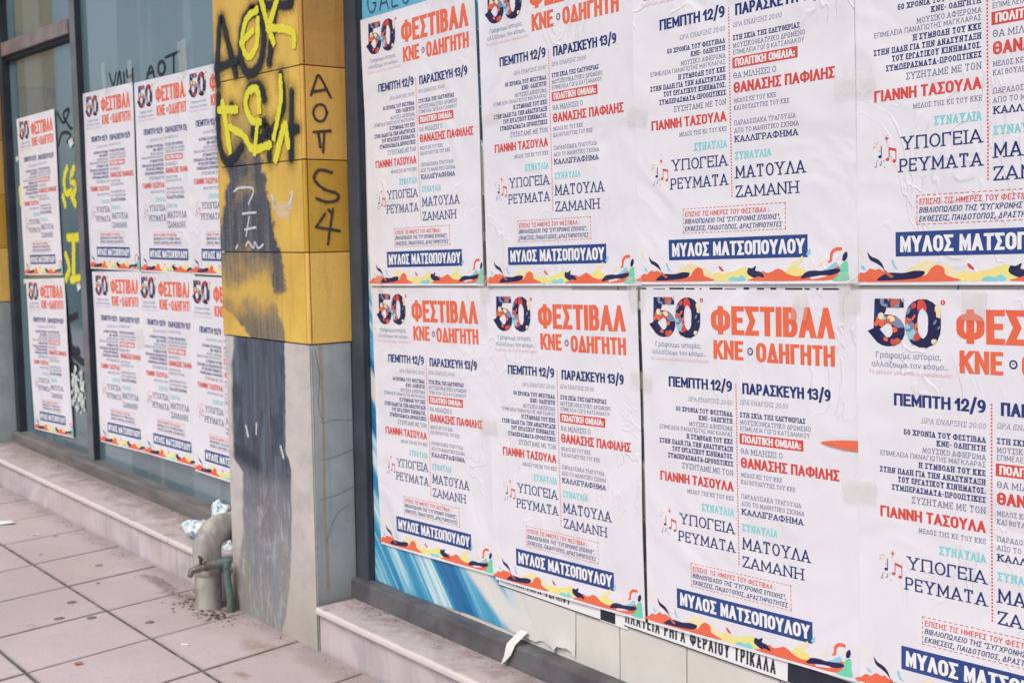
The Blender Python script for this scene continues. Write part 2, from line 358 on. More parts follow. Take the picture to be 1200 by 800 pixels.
class Print:
    """flat printing on a sheet: (x, z, lift) vertices with an ink per face"""
    def __init__(s): s.v = []; s.f = []; s.m = []; s.inks = []
    def mi(s, n):
        if n not in s.inks: s.inks.append(n)
        return s.inks.index(n)
    def tris(s, vs, fs, inkn, lift):
        o = len(s.v); s.v += [(a, b, lift) for a, b in vs]; k = s.mi(inkn)
        for f in fs:
            (ax, ay), (bx, by), (cx, cy) = [vs[i] for i in f[:3]]
            f = list(f) if (bx - ax) * (cy - ay) - (by - ay) * (cx - ax) > 0 else list(f)[::-1]
            s.f.append([i + o for i in f]); s.m.append(k)
    def text(s, txt, x0, x1, base, h, style, inkn, lift=0.0004, slant=0.0):
        txt = txt.translate(LAT); tv, th, ser, k, sp = STY[style]
        W = (x1 - x0) / h; ws = []; fixed = 0; var = 0
        for c in txt:
            if c == ' ': fixed += 0.32; ws.append(None); continue
            g = glyph_def(c, k)[0]; ws.append(g); fixed += tv + sp; var += g
            if ser and c in 'ΙΗΚΧΠΝΜΤΥ': fixed += ser * .9
        fixed -= sp; kk = (W - fixed) / var
        if kk < 0.30: kk = 0.30
        tot = fixed + kk * var; sc = W / tot; x = 0.0
        for c, g in zip(txt, ws):
            if g is None: x += 0.32; continue
            pad = ser * .45 if (ser and c in 'ΙΗΚΧΠΝΜΤΥ') else 0
            x += pad; wb = tv + kk * g; gv, gf = glyph(c, style, wb)
            s.tris([(x0 + (x + a) * sc * h + slant * b * h, base + b * h) for a, b in gv], gf, inkn, lift)
            x += wb + sp + pad
    def rect(s, x0, y0, x1, y1, inkn, lift=0.0003, step=0.04):
        nx = max(1, int((x1 - x0) / step)); ny = max(1, int((y1 - y0) / step)); vs = []; fs = []
        for j in range(ny + 1):
            for i in range(nx + 1): vs.append((x0 + (x1 - x0) * i / nx, y0 + (y1 - y0) * j / ny))
        for j in range(ny):
            for i in range(nx): a = j * (nx + 1) + i; fs.append((a, a + 1, a + nx + 2)); fs.append((a, a + nx + 2, a + nx + 1))
        s.tris(vs, fs, inkn, lift)
    def blob(s, pts, inkn, lift, smooth=True, clipto=None):
        p = [Vector((a, b, 0)) for a, b in pts]
        if smooth:
            q = []; n = len(p)
            for i in range(n):
                a, b, c, d = p[i - 1], p[i], p[(i + 1) % n], p[(i + 2) % n]
                for k in range(5):
                    t = k / 5; q.append(0.5 * ((2 * b) + (c - a) * t + (2 * a - 5 * b + 4 * c - d) * t * t + (3 * b - a - 3 * c + d) * t ** 3))
            p = q
        vs = ccw([Vector((v.x, v.y)) for v in p]); n = len(vs); fs = [list(range(n))]
        lo = (min(v.x for v in vs), min(v.y for v in vs)); hi = (max(v.x for v in vs), max(v.y for v in vs)); st = 0.03
        gx = lo[0] + st
        while gx < hi[0] and clipto is None:
            gy = lo[1] + st / 2
            while gy < hi[1]: vs.append(Vector((gx, gy))); gy += st
            gx += st
        if clipto is None:
            r = delaunay_2d_cdt(vs, [], fs, 0, 1e-6, True); s.tris([tuple(v) for v in r[0]], kept(r, [p]), inkn, lift)
        else:
            cv, cf = clipto; o = len(vs); vs2 = vs + [Vector(v) for v in cv]; fs2 = fs + [[i + o for i in (f if (cv[f[1]][0] - cv[f[0]][0]) * (cv[f[2]][1] - cv[f[0]][1]) - (cv[f[1]][1] - cv[f[0]][1]) * (cv[f[2]][0] - cv[f[0]][0]) > 0 else f[::-1])] for f in cf]
            r = delaunay_2d_cdt(vs2, [], fs2, 0, 1e-6, True)
            s.tris([tuple(v) for v in r[0]], kept(r, [p], [[cv[i] for i in f] for f in cf]), inkn, lift)
    def builtin(s, txt, x0, x1, base, inkn, lift=0.0004, offs=0.0):
        cu = bpy.data.curves.new('tmp', 'FONT'); cu.body = txt; cu.resolution_u = 2; cu.offset = offs
        o = bpy.data.objects.new('tmp', cu); COL.objects.link(o); dg = bpy.context.evaluated_depsgraph_get()
        me = bpy.data.meshes.new_from_object(o.evaluated_get(dg)); bm = bmesh.new(); bm.from_mesh(me); bmesh.ops.triangulate(bm, faces=bm.faces[:])
        xs = [v.co.x for v in bm.verts]; a, b = min(xs), max(xs); k = (x1 - x0) / (b - a)
        bm.verts.index_update(); s.tris([(x0 + (v.co.x - a) * k, base + v.co.y * k) for v in bm.verts], [[v.index for v in f.verts] for f in bm.faces], inkn, lift)
        bm.free(); bpy.data.meshes.remove(me); bpy.data.objects.remove(o); bpy.data.curves.remove(cu)
    def mesh(s, name, wave):
        v = np.array(s.v); me = bpy.data.meshes.new(name)
        me.from_pydata(np.c_[v[:, 0], wave(v[:, 0], v[:, 1]) - v[:, 2], v[:, 1]].tolist(), [], s.f)
        for n in s.inks: me.materials.append(ink(n))
        me.polygons.foreach_set('material_index', s.m); me.update(); return me

# ------------------------------------------------------------------ the poster's printing (0.70 x 1.00 m)
BLK = {'50 ΧΡΟΝΙΑ ΤΟΥ ΦΕΣΤΙΒΑΛ': 'event_text', 'ΣΥΖΗΤΑΜΕ ΜΕ ΤΟΝ': 'speaker_text', 'ΣΥΝΑΥΛΙΑ': 'concert_text', 'ΣΤΗ ΣΚΙΑ ΤΗΣ ΕΛΕΥΘΕΡΙΑΣ': 'event_text', 'ΘΑ ΜΙΛΗΣΕΙ Ο': 'speaker_text', 'ΠΑΡΑΔΟΣΙΑΚΑ ΤΡΑΓΟΥΔΙΑ': 'event_text'}
def poster_prints():
    P = []
    def part(n): q = Print(); P.append((n, q)); return q
    p = part('heading')
    p.text('ΦΕΣΤΙΒΑΛ', .260, .657, .876, .079, 'H', 'orange'); p.text('ΚΝΕ', .267, .370, .807, .053, 'H', 'orange'); p.text('ΟΔΗΓΗΤΗ', .412, .657, .805, .053, 'H', 'orange')
    p.blob([(.393 + .0095 * math.cos(a), .833 + .0105 * math.sin(a)) for a in np.linspace(0, 2 * math.pi, 12, endpoint=False)], 'navy', .0004)
    p.blob([(.393 + .0055 * math.cos(a), .833 + .0065 * math.sin(a)) for a in np.linspace(0, 2 * math.pi, 12, endpoint=False)], 'white', .0007)
    p.blob([(.390, .832), (.395, .832), (.396, .836), (.391, .836)], 'red', .0010, False)
    # the figure 50, navy filled with small coloured motifs
    p = part('anniversary_numeral'); shapes = []
    for ch, x0, x1 in (('5', .044, .130), ('0', .131, .222)):
        h = .116; g0 = STY['H']; STY['H'] = (.275, .185, 0, .40, .055); gv, gf = glyph(ch + '', 'H', (x1 - x0) / h + .0001); STY['H'] = g0
        vs = [(x0 + a * h, .862 + b * h) for a, b in gv]; p.tris(vs, gf, 'dark', .0004); shapes.append((vs, gf, x0, x1))
    rr = random.Random(3)
    for vs, gf, x0, x1 in shapes:
        for lay, (num, smin, smax) in enumerate(((7, .012, .024), (22, .005, .011))):
            for i in range(num):
                cx, cy = rr.uniform(x0, x1), rr.uniform(.862, .978); r1 = rr.uniform(smin, smax); r2 = r1 * rr.uniform(.35, .9); an = rr.uniform(0, 3.14)
                pts = [(cx + r1 * math.cos(t) * math.cos(an) - r2 * math.sin(t) * math.sin(an), cy + r1 * math.cos(t) * math.sin(an) + r2 * math.sin(t) * math.cos(an)) for t in np.linspace(0, 2 * math.pi, 9, endpoint=False)]
                p.blob(pts, rr.choice(['orange', 'orange', 'brown', 'red', 'cream', 'skyblue', 'navy', 'navy', 'dusk', 'dusk', 'dark']), .0007 + lay * .0009 + i * .00003, False, (vs, gf))
    p.blob([(.2275 + .006 * math.cos(a), .970 + .006 * math.sin(a)) for a in np.linspace(0, 2 * math.pi, 10, endpoint=False)], 'red', .0004)
    p.blob([(.2275 + .002 * math.cos(a), .970 + .002 * math.sin(a)) for a in np.linspace(0, 2 * math.pi, 8, endpoint=False)], 'white', .0007)
    p.blob([(.208, .958), (.216, .966), (.222, .948), (.219, .930), (.212, .936), (.211, .948)], 'cream', .0019)
    p = part('tagline')
    p.builtin('Γράφουμε ιστορία,', .052, .222, .834, 'dusk', offs=.008); p.builtin('αλλάζουμε τον κόσμο...', .040, .240, .812, 'dusk', offs=.008)
    p.builtin('Το μέλλον μας είναι ο σοσιαλισμός!', .032, .249, .794, 'pink')
    # the programme in two columns
    p = part('date_heading'); R = .3285; Lc = .355
    p.text('ΠΕΜΠΤΗ 12/9', .099, .329, .719, .030, 'H', 'navy'); 
    p.text('ΩΡΑ ΕΝΑΡΞΗΣ 20:00', .171, R, .682, .0130, 'SL', 'pale', slant=.15); 
    for t, x, b, h, st, c in (('50 ΧΡΟΝΙΑ ΤΟΥ ΦΕΣΤΙΒΑΛ', .125, .650, .0135, 'SB', 'navy'), ('ΚΝΕ- ΟΔΗΓΗΤΗ', .209, .6305, .0135, 'SB', 'navy'), ('ΜΟΥΣΙΚΟ ΑΦΙΕΡΩΜΑ', .173, .6105, .0130, 'SL', 'grey'),
        ('ΕΠΙΜΕΛΕΙΑ ΠΑΝΑΓΙΩΤΗΣ ΜΑΓΚΛΑΡΑΣ', .062, .5935, .0125, 'N', 'grey'), ('Η ΣΥΜΒΟΛΗ ΤΟΥ ΚΚΕ', .163, .573, .0140, 'SB', 'navy'), ('ΣΤΗΝ ΠΑΛΗ ΓΙΑ ΤΗΝ ΑΝΑΣΥΝΤΑΞΗ', .060, .552, .0140, 'SB', 'navy'),
        ('ΤΟΥ ΕΡΓΑΤΙΚΟΥ ΚΙΝΗΜΑΤΟΣ.', .108, .532, .0140, 'SB', 'navy'), ('ΣΥΜΠΕΡΑΣΜΑΤΑ-ΠΡΟΟΠΤΙΚΕΣ', .092, .511, .0140, 'SB', 'navy'), ('ΣΥΖΗΤΑΜΕ ΜΕ ΤΟΝ', .145, .485, .0160, 'SL', 'grey'),
        ('ΓΙΑΝΝΗ ΤΑΣΟΥΛΑ', .060, .441, .0275, 'H', 'red'), ('ΜΕΛΟΣ ΤΗΣ ΚΕ ΤΟΥ ΚΚΕ', .162, .415, .0120, 'SL', 'grey'), ('ΣΥΝΑΥΛΙΑ', .214, .3705, .0215, 'T', 'teal'),
        ('ΥΠΟΓΕΙΑ', .131, .321, .0315, 'SM', 'navy'), ('ΡΕΥΜΑΤΑ', .126, .269, .0315, 'SM', 'navy')):
        p = part(BLK[t]) if t in BLK else p; p.text(t, x, R, b, h, st, c)
    p = part('date_heading'); p.text('ΠΑΡΑΣΚΕΥΗ 13/9', .364, .643, .7155, .0305, 'H', 'navy'); p.text('ΩΡΑ ΕΝΑΡΞΗΣ 20:00', Lc, .511, .686, .0130, 'SL', 'pale', slant=.15)
    for t, x, b, h, st, c in (('ΣΤΗ ΣΚΙΑ ΤΗΣ ΕΛΕΥΘΕΡΙΑΣ', .565, .651, .0135, 'SB', 'navy'), ('ΜΟΥΣΙΚΟΘΕΑΤΡΙΚΟ ΔΡΩΜΕΝΟ', .581, .631, .0130, 'SL', 'grey'), ('ΕΠΙΜΕΛΕΙΑ ΓΩΓΩ ΚΑΤΣΑΝΑΚΟΥ', .578, .6135, .0125, 'N', 'grey'),
        ('ΘΑ ΜΙΛΗΣΕΙ Ο', .492, .550, .0160, 'SL', 'grey'), ('ΘΑΝΑΣΗΣ ΠΑΦΙΛΗΣ', .666, .5115, .0290, 'H', 'red'), ('ΜΕΛΟΣ ΚΕ ΤΟΥ ΚΚΕ', .490, .486, .0120, 'SL', 'grey'), ('ΚΑΙ ΒΟΥΛΕΥΤΗΣ ΤΟΥ ΚΚΕ', .531, .4665, .0120, 'SL', 'grey'),
        ('ΠΑΡΑΔΟΣΙΑΚΑ ΤΡΑΓΟΥΔΙΑ', .549, .4265, .0125, 'SL', 'grey'), ('ΑΠΟ ΤΟ ΜΑΘΗΤΙΚΟ ΣΧΗΜΑ', .558, .406, .0125, 'SL', 'grey'), ('ΚΑΛΛΙΓΡΑΦΗΜΑ', .555, .381, .0170, 'SB', 'navy'),
        ('ΣΥΝΑΥΛΙΑ', .473, .335, .0205, 'T', 'teal'), ('ΜΑΤΟΥΛΑ', .574, .284, .0335, 'SM', 'navy'), ('ΖΑΜΑΝΗ', .555, .2335, .0315, 'SM', 'navy')):
        p = part(BLK[t]) if t in BLK else p; p.text(t, Lc, x, b, h, st, c)
    p = part('highlight_banner'); p.rect(.352, .577, .558, .606, 'red', .0003); p.text('ΠΟΛΙΤΙΚΗ ΟΜΙΛΙΑ:', .361, .550, .5815, .0205, 'H', 'white', .0007)
    p = part('dotted_divider'); y = .741
    while y > .238:
        p.rect(.3405, y - .0042, .3445, y, 'red', .0004); y -= .0082
    p = part('notice_box'); x = .169
    while x < .510:
        for yy in (.2105, .1425): p.rect(x, yy, x + .0085, yy + .0018, 'red' if yy > .2 else 'brown', .0004)
        x += .0135
    y = .1445
    while y < .207:
        for xx in (.169, .5115): p.rect(xx, y, xx + .0022, y + .0075, 'brown', .0004)
        y += .012
    p.text('ΕΠΙΣΗΣ ΤΙΣ ΗΜΕΡΕΣ ΤΟΥ ΦΕΣΤΙΒΑΛ :', .176, .462, .1895, .0138, 'NB', 'red', slant=.1)
    p.text('ΒΙΒΛΙΟΠΩΛΕΙΟ ΤΗΣ "ΣΥΓΧΡΟΝΗΣ ΕΠΟΧΗΣ",', .175, .496, .1700, .0134, 'NB', 'navy', slant=.2); p.text('ΕΚΘΕΣΕΙΣ, ΠΑΙΔΟΤΟΠΟΣ, ΔΡΑΣΤΗΡΙΟΤΗΤΕΣ', .175, .501, .1495, .0134, 'NB', 'navy', slant=.2)
    p = part('venue_banner'); p.rect(.114, .0685, .579, .127, 'blue', .0003)
    p = part('lettering'); p.text('ΜΥΛΟΣ ΜΑΤΣΟΠΟΥΛΟΥ', .126, .570, .0785, .0385, 'H', 'white', .0007)
    p = part('music_notes')
    p.blob([(.095, .362), (.087, .351), (.0925, .350), (.089, .340), (.098, .354), (.0925, .3545)], 'red', .0004, False)
    for x, y, c, a in ((.0745, .310, 'navy', 1), (.094, .302, 'red', 1), (.112, .297, 'red', 1), (.062, .286, 'dusk', .5), (.075, .290, 'dusk', .5), (.084, .300, 'dusk', .4), (.068, .300, 'pale', .4), (.087, .284, 'pale', .4)):
        p.blob([(x + .005 * a * math.cos(t), y + .004 * a * math.sin(t)) for t in np.linspace(0, 2 * math.pi, 9, endpoint=False)], c, .0004, False)
    for x, y0, y1, c in ((.078, .311, .337, 'navy'), (.0985, .303, .331, 'red'), (.1165, .298, .326, 'red'), (.0645, .286, .297, 'dusk'), (.0775, .290, .300, 'dusk')): p.rect(x - .001, y0, x + .0012, y1, c, .0005)
    p.blob([(.0975, .331), (.1177, .326), (.1177, .320), (.0975, .325)], 'red', .0006, False)
    for i in range(14):
        x, y = .052 + .024 * rr.random(), .318 + .026 * rr.random(); p.rect(x, y, x + .003, y + .003, 'cream' if i % 3 else 'pink', .00045 + i * .00002)
    # paper-cut flames along the lower edge
    p = part('flame_border'); k = .7 / .725
    def fl(pts, c, l): p.blob([(a * k, b) for a, b in pts], c, l)
    fl([(.142, .010), (.150, .036), (.169, .046), (.199, .058), (.228, .050), (.256, .044), (.270, .034), (.299, .022), (.31, .010)], 'cream', .0003)
    fl([(.272, .010), (.283, .026), (.299, .033), (.320, .028), (.334, .031), (.361, .036), (.395, .046), (.418, .037), (.421, .020), (.415, .010)], 'yellow', .0005)
    fl([(.340, .010), (.352, .020), (.372, .018), (.386, .024), (.398, .010)], 'teal', .0007)
    fl([(.004, .009), (.006, .022), (.018, .031), (.032, .030), (.046, .040), (.062, .037), (.072, .040), (.089, .031), (.112, .028), (.150, .020), (.195, .022), (.213, .040), (.229, .047), (.245, .040), (.250, .024), (.266, .018), (.270, .009)], 'orange', .0009)
    fl([(.066, .012), (.080, .023), (.100, .030), (.138, .029), (.170, .034), (.195, .032), (.190, .022), (.172, .016), (.138, .013), (.092, .011)], 'dark', .0011)
    fl([(.084, .040), (.097, .030), (.112, .022), (.104, .018), (.090, .028)], 'brown', .0013)
    fl([(.520, .018), (.532, .036), (.557, .047), (.575, .042), (.590, .036), (.598, .022), (.585, .012), (.555, .012)], 'yellow', .0005)
    fl([(.415, .009), (.432, .018), (.455, .034), (.470, .029), (.487, .033), (.505, .040), (.520, .036), (.538, .026), (.565, .020), (.588, .022), (.600, .009)], 'orange', .0009)
    fl([(.405, .028), (.408, .043), (.420, .042), (.434, .048), (.432, .036), (.450, .032), (.462, .018), (.440, .020), (.428, .017)], 'dark', .0011)
    fl([(.602, .009), (.630, .014), (.662, .021), (.690, .044), (.698, .034), (.684, .016), (.66, .009)], 'orange', .0009)
    fl([(.580, .014), (.594, .030), (.620, .034), (.643, .033), (.690, .038), (.697, .031), (.672, .022), (.640, .022), (.610, .018)], 'dark', .0013)
    fl([(.648, .034), (.664, .042), (.684, .055), (.690, .046), (.676, .037)], 'skyblue', .0011)
    fl([(.672, .009), (.690, .030), (.703, .050), (.719, .056), (.722, .030), (.722, .009)], 'green', .0007)
    fl([(.006, .102), (.014, .094), (.020, .080), (.029, .066), (.022, .070), (.012, .084)], 'cream', .0004)
    fl([(.039, .081), (.050, .070), (.068, .063), (.080, .052), (.086, .037), (.076, .046), (.062, .054), (.046, .062)], 'dark', .0004)
    fl([(.106, .060), (.112, .060), (.116, .048), (.125, .038), (.112, .042)], 'skyblue', .0004); fl([(.020, .049), (.028, .046), (.034, .038), (.024, .039)], 'skyblue', .0004)
    fl([(.304, .050), (.312, .047), (.322, .036), (.314, .036), (.306, .042)], 'red', .0004)
    fl([(.543, .046), (.555, .058), (.572, .062), (.583, .073), (.584, .060), (.570, .050), (.556, .046)], 'cream', .0004)
    fl([(.595, .074), (.600, .084), (.608, .090), (.607, .076)], 'skyblue', .0004); fl([(.630, .045), (.638, .054), (.648, .057), (.644, .047)], 'cream', .0004)
    fl([(.660, .053), (.672, .056), (.676, .074), (.686, .082), (.702, .083), (.701, .091), (.682, .090), (.668, .078), (.666, .062)], 'orange', .0004)
    fl([(.704, .058), (.706, .072), (.716, .080), (.720, .070), (.713, .058)], 'dark', .0004)
    return P
PR = poster_prints()

def wave_fn(seed, amp):
    r = random.Random(seed); T = [(r.uniform(4, 13), r.uniform(2, 9), r.uniform(0, 6.28), r.uniform(.3, 1)) for _ in range(6)]
    def w(x, z):
        y = 0 * np.asarray(x, dtype=float)
        for a, b, c, k in T: y = y + k * np.sin(a * x + b * z + c) * np.cos(b * .7 * x - a * .6 * z + c * 2)
        e = np.minimum(np.minimum(x, .7 - x) * 1.6, np.minimum(z, 1 - z))
        return y * amp / 2.4 - 0.0025 * np.exp(-np.maximum(e, 0) / .02) * (1 + np.sin(9 * x + 7 * z + seed)) * .6
    return w
_seeds = {}
def poster_meshes(seed, amp):
    if seed in _seeds: return _seeds[seed]
    w = wave_fn(seed, amp); nx, ny = 56, 80; vs = []; fs = []; X, Z = np.meshgrid(np.linspace(0, .7 + {1: 0, 6: .010}.get(seed, .024 if seed < 9 else .0), nx + 1), np.linspace(0, 1, ny + 1))
    rr = random.Random(seed)
    Y = w(X, Z)
    vs = np.c_[X.ravel(), Y.ravel(), Z.ravel()].tolist()
    for j in range(ny):
        for i in range(nx): a = j * (nx + 1) + i; fs.append((a, a + 1, a + nx + 2, a + nx + 1))
    me = bpy.data.meshes.new('festival_poster'); me.from_pydata(vs, [], fs); me.materials.append(M['paper'])
    me.polygons.foreach_set('use_smooth', [True] * len(fs)); me.update()
    _seeds[seed] = (me, [(k, p.mesh(k, w)) for k, p in PR]); return _seeds[seed]
def poster(x, y, z, rot, sx, seed, label, group, amp=0.002, sz=1.0):
    """x, z = lower left corner; rot = lift of the right-hand side in degrees"""
    me, parts = poster_meshes(seed, amp)
    o = link(bpy.data.objects.new('festival_poster', me)); o.location = (x, y, z + EYE); o.rotation_euler = (0, -math.radians(rot), 0); o.scale = (sx / .7, 1, sz)
    tag(o, label, 'poster', group); ban = None
    for k, m in parts:
        c = link(bpy.data.objects.new(k, m)); c.parent = o
        if k == 'venue_banner': ban = c
    for c in o.children:
        if c.name.startswith('lettering'): c.parent = ban
    return o

# ------------------------------------------------------------------ the setting: pavement, road
def pave_mat():
    t = NT('paving_stone'); v = t.pos(); at = t.n('ShaderNodeAttribute'); at.attribute_name = 'slab'
    c = t.mix(t.step(t.noise(v, 1.7, 6, 0.62), 0.3, 0.7), (0.64, 0.545, 0.555), (0.52, 0.44, 0.445))
    c = t.mix(t.math('MULTIPLY', at.outputs['Fac'], 0.55), c, (0.49, 0.415, 0.425))
    c = t.mix(t.math('MULTIPLY', t.step(t.noise(v, 95, 3, 0.7), 0.52, 0.75), 0.35), c, (0.27, 0.23, 0.24))
    x, y, z = t.xyz(); nz = t.noise(v, 9, 5, 0.65)
    def spot(c, px, py, rx, ry, col, k):
        d = t.math('SQRT', t.math('ADD', t.math('POWER', t.math('DIVIDE', t.math('SUBTRACT', x, px), rx), 2), t.math('POWER', t.math('DIVIDE', t.math('SUBTRACT', y, py), ry), 2)))
        d = t.math('ADD', d, t.math('MULTIPLY', t.math('SUBTRACT', nz, .5), 3.0))
        return t.mix(t.math('MULTIPLY', t.math('SUBTRACT', 1.0, t.step(d, 0.25, 1.1)), k), c, col)
    c = spot(c, -4.24, 2.25, .17, .06, (0.22, 0.15, 0.10), .85); c = spot(c, -4.03, 2.05, .07, .035, (0.24, 0.16, 0.10), .8); c = spot(c, -5.27, 2.31, .18, .05, (0.12, 0.10, 0.10), .85)
    c = spot(c, -4.95, 2.30, .22, .08, (0.16, 0.13, 0.125), .8); c = spot(c, -3.85, 2.33, .35, .06, (0.30, 0.25, 0.23), .7); c = spot(c, -4.50, 2.26, .30, .12, (0.50, 0.42, 0.42), .5)
    big = t.step(t.noise(v, .9, 3), .42, .62); c = t.mix(t.math('MULTIPLY', big, .5), c, (0.42, 0.35, 0.33))
    blot = t.step(t.noise(v, 13, 4, .7), .60, .72); c = t.mix(t.math('MULTIPLY', blot, .45), c, (0.27, 0.225, 0.225))
    dj = t.step(at.outputs['Fac'], 1.2, 1.9); c = t.mix(t.math('MULTIPLY', dj, t.math('MULTIPLY_ADD', nz, 1.5, -.30, True)), c, (0.13, 0.11, 0.11))
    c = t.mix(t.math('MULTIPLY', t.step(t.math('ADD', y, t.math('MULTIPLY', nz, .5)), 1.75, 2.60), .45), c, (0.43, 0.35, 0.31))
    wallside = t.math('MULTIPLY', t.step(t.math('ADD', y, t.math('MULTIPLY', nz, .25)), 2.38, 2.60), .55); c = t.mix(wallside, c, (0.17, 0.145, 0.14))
    h = t.math('ADD', t.noise(v, 60, 5), t.math('MULTIPLY', t.noise(v, 6, 3), 1.0))
    return t.fin(c, 0.75, t.bump(h, 0.25, 0.006), spec=.3)
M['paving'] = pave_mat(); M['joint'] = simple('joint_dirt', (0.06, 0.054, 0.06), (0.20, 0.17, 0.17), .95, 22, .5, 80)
M['asphalt'] = simple('asphalt', (0.05, 0.05, 0.052), (0.065, 0.063, 0.062), .9, 6, .4, 120)
def pavement():
    mb = MB(); px, py = .452, .51; sk = -.10; cols = []; rr = random.Random(11)
    x_of = lambda x, y: x + sk * (y - 1.965)
    ys = [1.965 - k * py for k in range(7)][::-1] + [2.47]
    for j in range(len(ys) - 1):
        y0, y1 = ys[j] + .007, ys[j + 1] - .007
        for i in range(-42, 22):
            x0, x1 = -4.60 + i * px + .0065, -4.60 + (i + 1) * px - .0065; dz = rr.uniform(-.0015, .0015); tl = rr.uniform(-.002, .002); g = rr.random()
            b = .003; P = []
            def vt(x, y, d): X = x_of(x, y); return (X, y, zg(X) + dz + tl * (x - x0) + d)
            a = [vt(x0, y0, -b), vt(x1, y0, -b), vt(x1, y1, -b), vt(x0, y1, -b), vt(x0 + b, y0 + b, 0), vt(x1 - b, y0 + b, 0), vt(x1 - b, y1 - b, 0), vt(x0 + b, y1 - b, 0)]; e = rr.uniform(.010, .022); a += [vt(x0 + b + e, y0 + b + e, 0), vt(x1 - b - e, y0 + b + e, 0), vt(x1 - b - e, y1 - b - e, 0), vt(x0 + b + e, y1 - b - e, 0)]
            lo = [(p[0], p[1], p[2] - .012) for p in a[:4]]
            mb.add(a + lo, [(8, 9, 10, 11), (4, 5, 9, 8), (5, 6, 10, 9), (6, 7, 11, 10), (7, 4, 8, 11), (0, 1, 5, 4), (1, 2, 6, 5), (2, 3, 7, 6), (3, 0, 4, 7), (12, 13, 1, 0), (13, 14, 2, 1), (14, 15, 3, 2), (15, 12, 0, 3)]); cols += [2.0] * 4 + [1.45] * 4 + [g] * 4 + [2.0] * 4
    nf = len(mb.f)
    mb.add([(-24, ys[0], zg(-24) - .006), (6, ys[0], zg(6) - .006), (6, 2.9, zg(6) - .006), (-24, 2.9, zg(-24) - .006)], [(0, 1, 2, 3)], 1); cols += [0] * 4
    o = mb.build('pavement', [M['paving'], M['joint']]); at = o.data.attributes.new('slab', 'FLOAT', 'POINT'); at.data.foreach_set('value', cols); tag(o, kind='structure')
    r = MB(); yk = ys[0] - .16
    r.add([(-250, -250, zg(-250 * .1) - .14), (250, -250, zg(250 * .1) - .14), (250, yk, zg(25) - .14), (-250, yk, zg(-25) - .14)], [(0, 1, 2, 3)])
    r2 = MB(); S_ = 40
    r2.add([(-S_, -250, zg(-13) - .30), (S_, -250, zg(6) - .32), (S_, yk, zg(6) - .15), (-S_, yk, zg(-13) - .15)], [(0, 1, 2, 3)])
    tag(r2.build('road', M['asphalt']), kind='structure')
    g = MB(); g.add([(-400, -400, -2.6), (400, -400, -2.6), (400, 400, -2.6), (-400, 400, -2.6)], [(0, 1, 2, 3)]); tag(g.build('ground', M['asphalt']), kind='structure')
    k = MB(); k.box(-24, 6, yk, ys[0] - .004, -1.705 - .3, -1.705, .012, 2, True); tag(k.build('kerb', simple('kerb_stone', (.38, .35, .34), (.30, .28, .28), .8, 9, .3)), kind='structure')
pavement()

# ------------------------------------------------------------------ marble steps under the shop windows
def marble_mat():
    t = NT('dirty_marble'); v = t.pos(); x, y, z = t.xyz()
    vein = t.noise(v, 2.1, 8, 0.60, 2.6)
    c = t.mix(t.step(vein, 0.38, 0.66), (0.60, 0.53, 0.54), (0.44, 0.395, 0.415)); c = t.mix(t.math('MULTIPLY', t.step(t.noise(v, 1.6, 4), .45, .7), .5), c, (0.50, 0.41, 0.36))
    drip = t.noise(t.pos((28, 28, 1.2)), 1.0, 4); c = t.mix(t.math('MULTIPLY', t.step(drip, .50, .74), .28), c, (0.27, 0.26, 0.28))
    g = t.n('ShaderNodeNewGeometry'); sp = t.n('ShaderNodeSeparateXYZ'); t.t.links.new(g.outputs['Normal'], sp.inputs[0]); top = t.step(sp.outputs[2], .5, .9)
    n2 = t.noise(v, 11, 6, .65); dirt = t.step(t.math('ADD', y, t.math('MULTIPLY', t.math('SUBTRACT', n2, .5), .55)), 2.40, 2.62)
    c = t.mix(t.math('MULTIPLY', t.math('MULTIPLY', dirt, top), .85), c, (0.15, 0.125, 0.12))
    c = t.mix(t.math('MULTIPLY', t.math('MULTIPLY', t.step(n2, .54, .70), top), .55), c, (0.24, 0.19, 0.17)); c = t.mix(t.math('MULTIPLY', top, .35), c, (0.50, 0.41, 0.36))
    c = t.mix(t.math('MULTIPLY', t.step(t.math('ADD', y, t.math('MULTIPLY', n2, .012)), 2.405, 2.392), t.math('MULTIPLY', t.step(t.math('ADD', z, t.math('MULTIPLY', x, SLOPE)), -1.560, -1.545), .75)), c, (0.70, 0.63, 0.59))  # paler tread nose, its highlight put into the colour
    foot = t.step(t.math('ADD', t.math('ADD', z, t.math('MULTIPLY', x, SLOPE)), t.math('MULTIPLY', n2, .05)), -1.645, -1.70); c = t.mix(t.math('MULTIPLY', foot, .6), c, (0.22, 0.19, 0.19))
    return t.fin(c, t.math('MULTIPLY_ADD', n2, .35, .35), t.bump(n2, .12, .01), spec=.35)
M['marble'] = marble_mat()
def ledge(name_x, joints, label):
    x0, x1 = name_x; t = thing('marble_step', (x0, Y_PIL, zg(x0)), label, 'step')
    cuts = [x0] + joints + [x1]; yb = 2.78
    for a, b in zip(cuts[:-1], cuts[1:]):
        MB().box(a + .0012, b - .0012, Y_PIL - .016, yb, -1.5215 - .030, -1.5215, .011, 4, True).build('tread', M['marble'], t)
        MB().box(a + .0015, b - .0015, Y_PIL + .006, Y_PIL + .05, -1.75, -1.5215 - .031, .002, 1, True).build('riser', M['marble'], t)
    return t
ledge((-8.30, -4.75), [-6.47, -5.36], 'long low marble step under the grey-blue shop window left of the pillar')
ledge((-4.036, 1.2), [-2.2], 'low marble step under the poster-covered shop window right of the pillar')

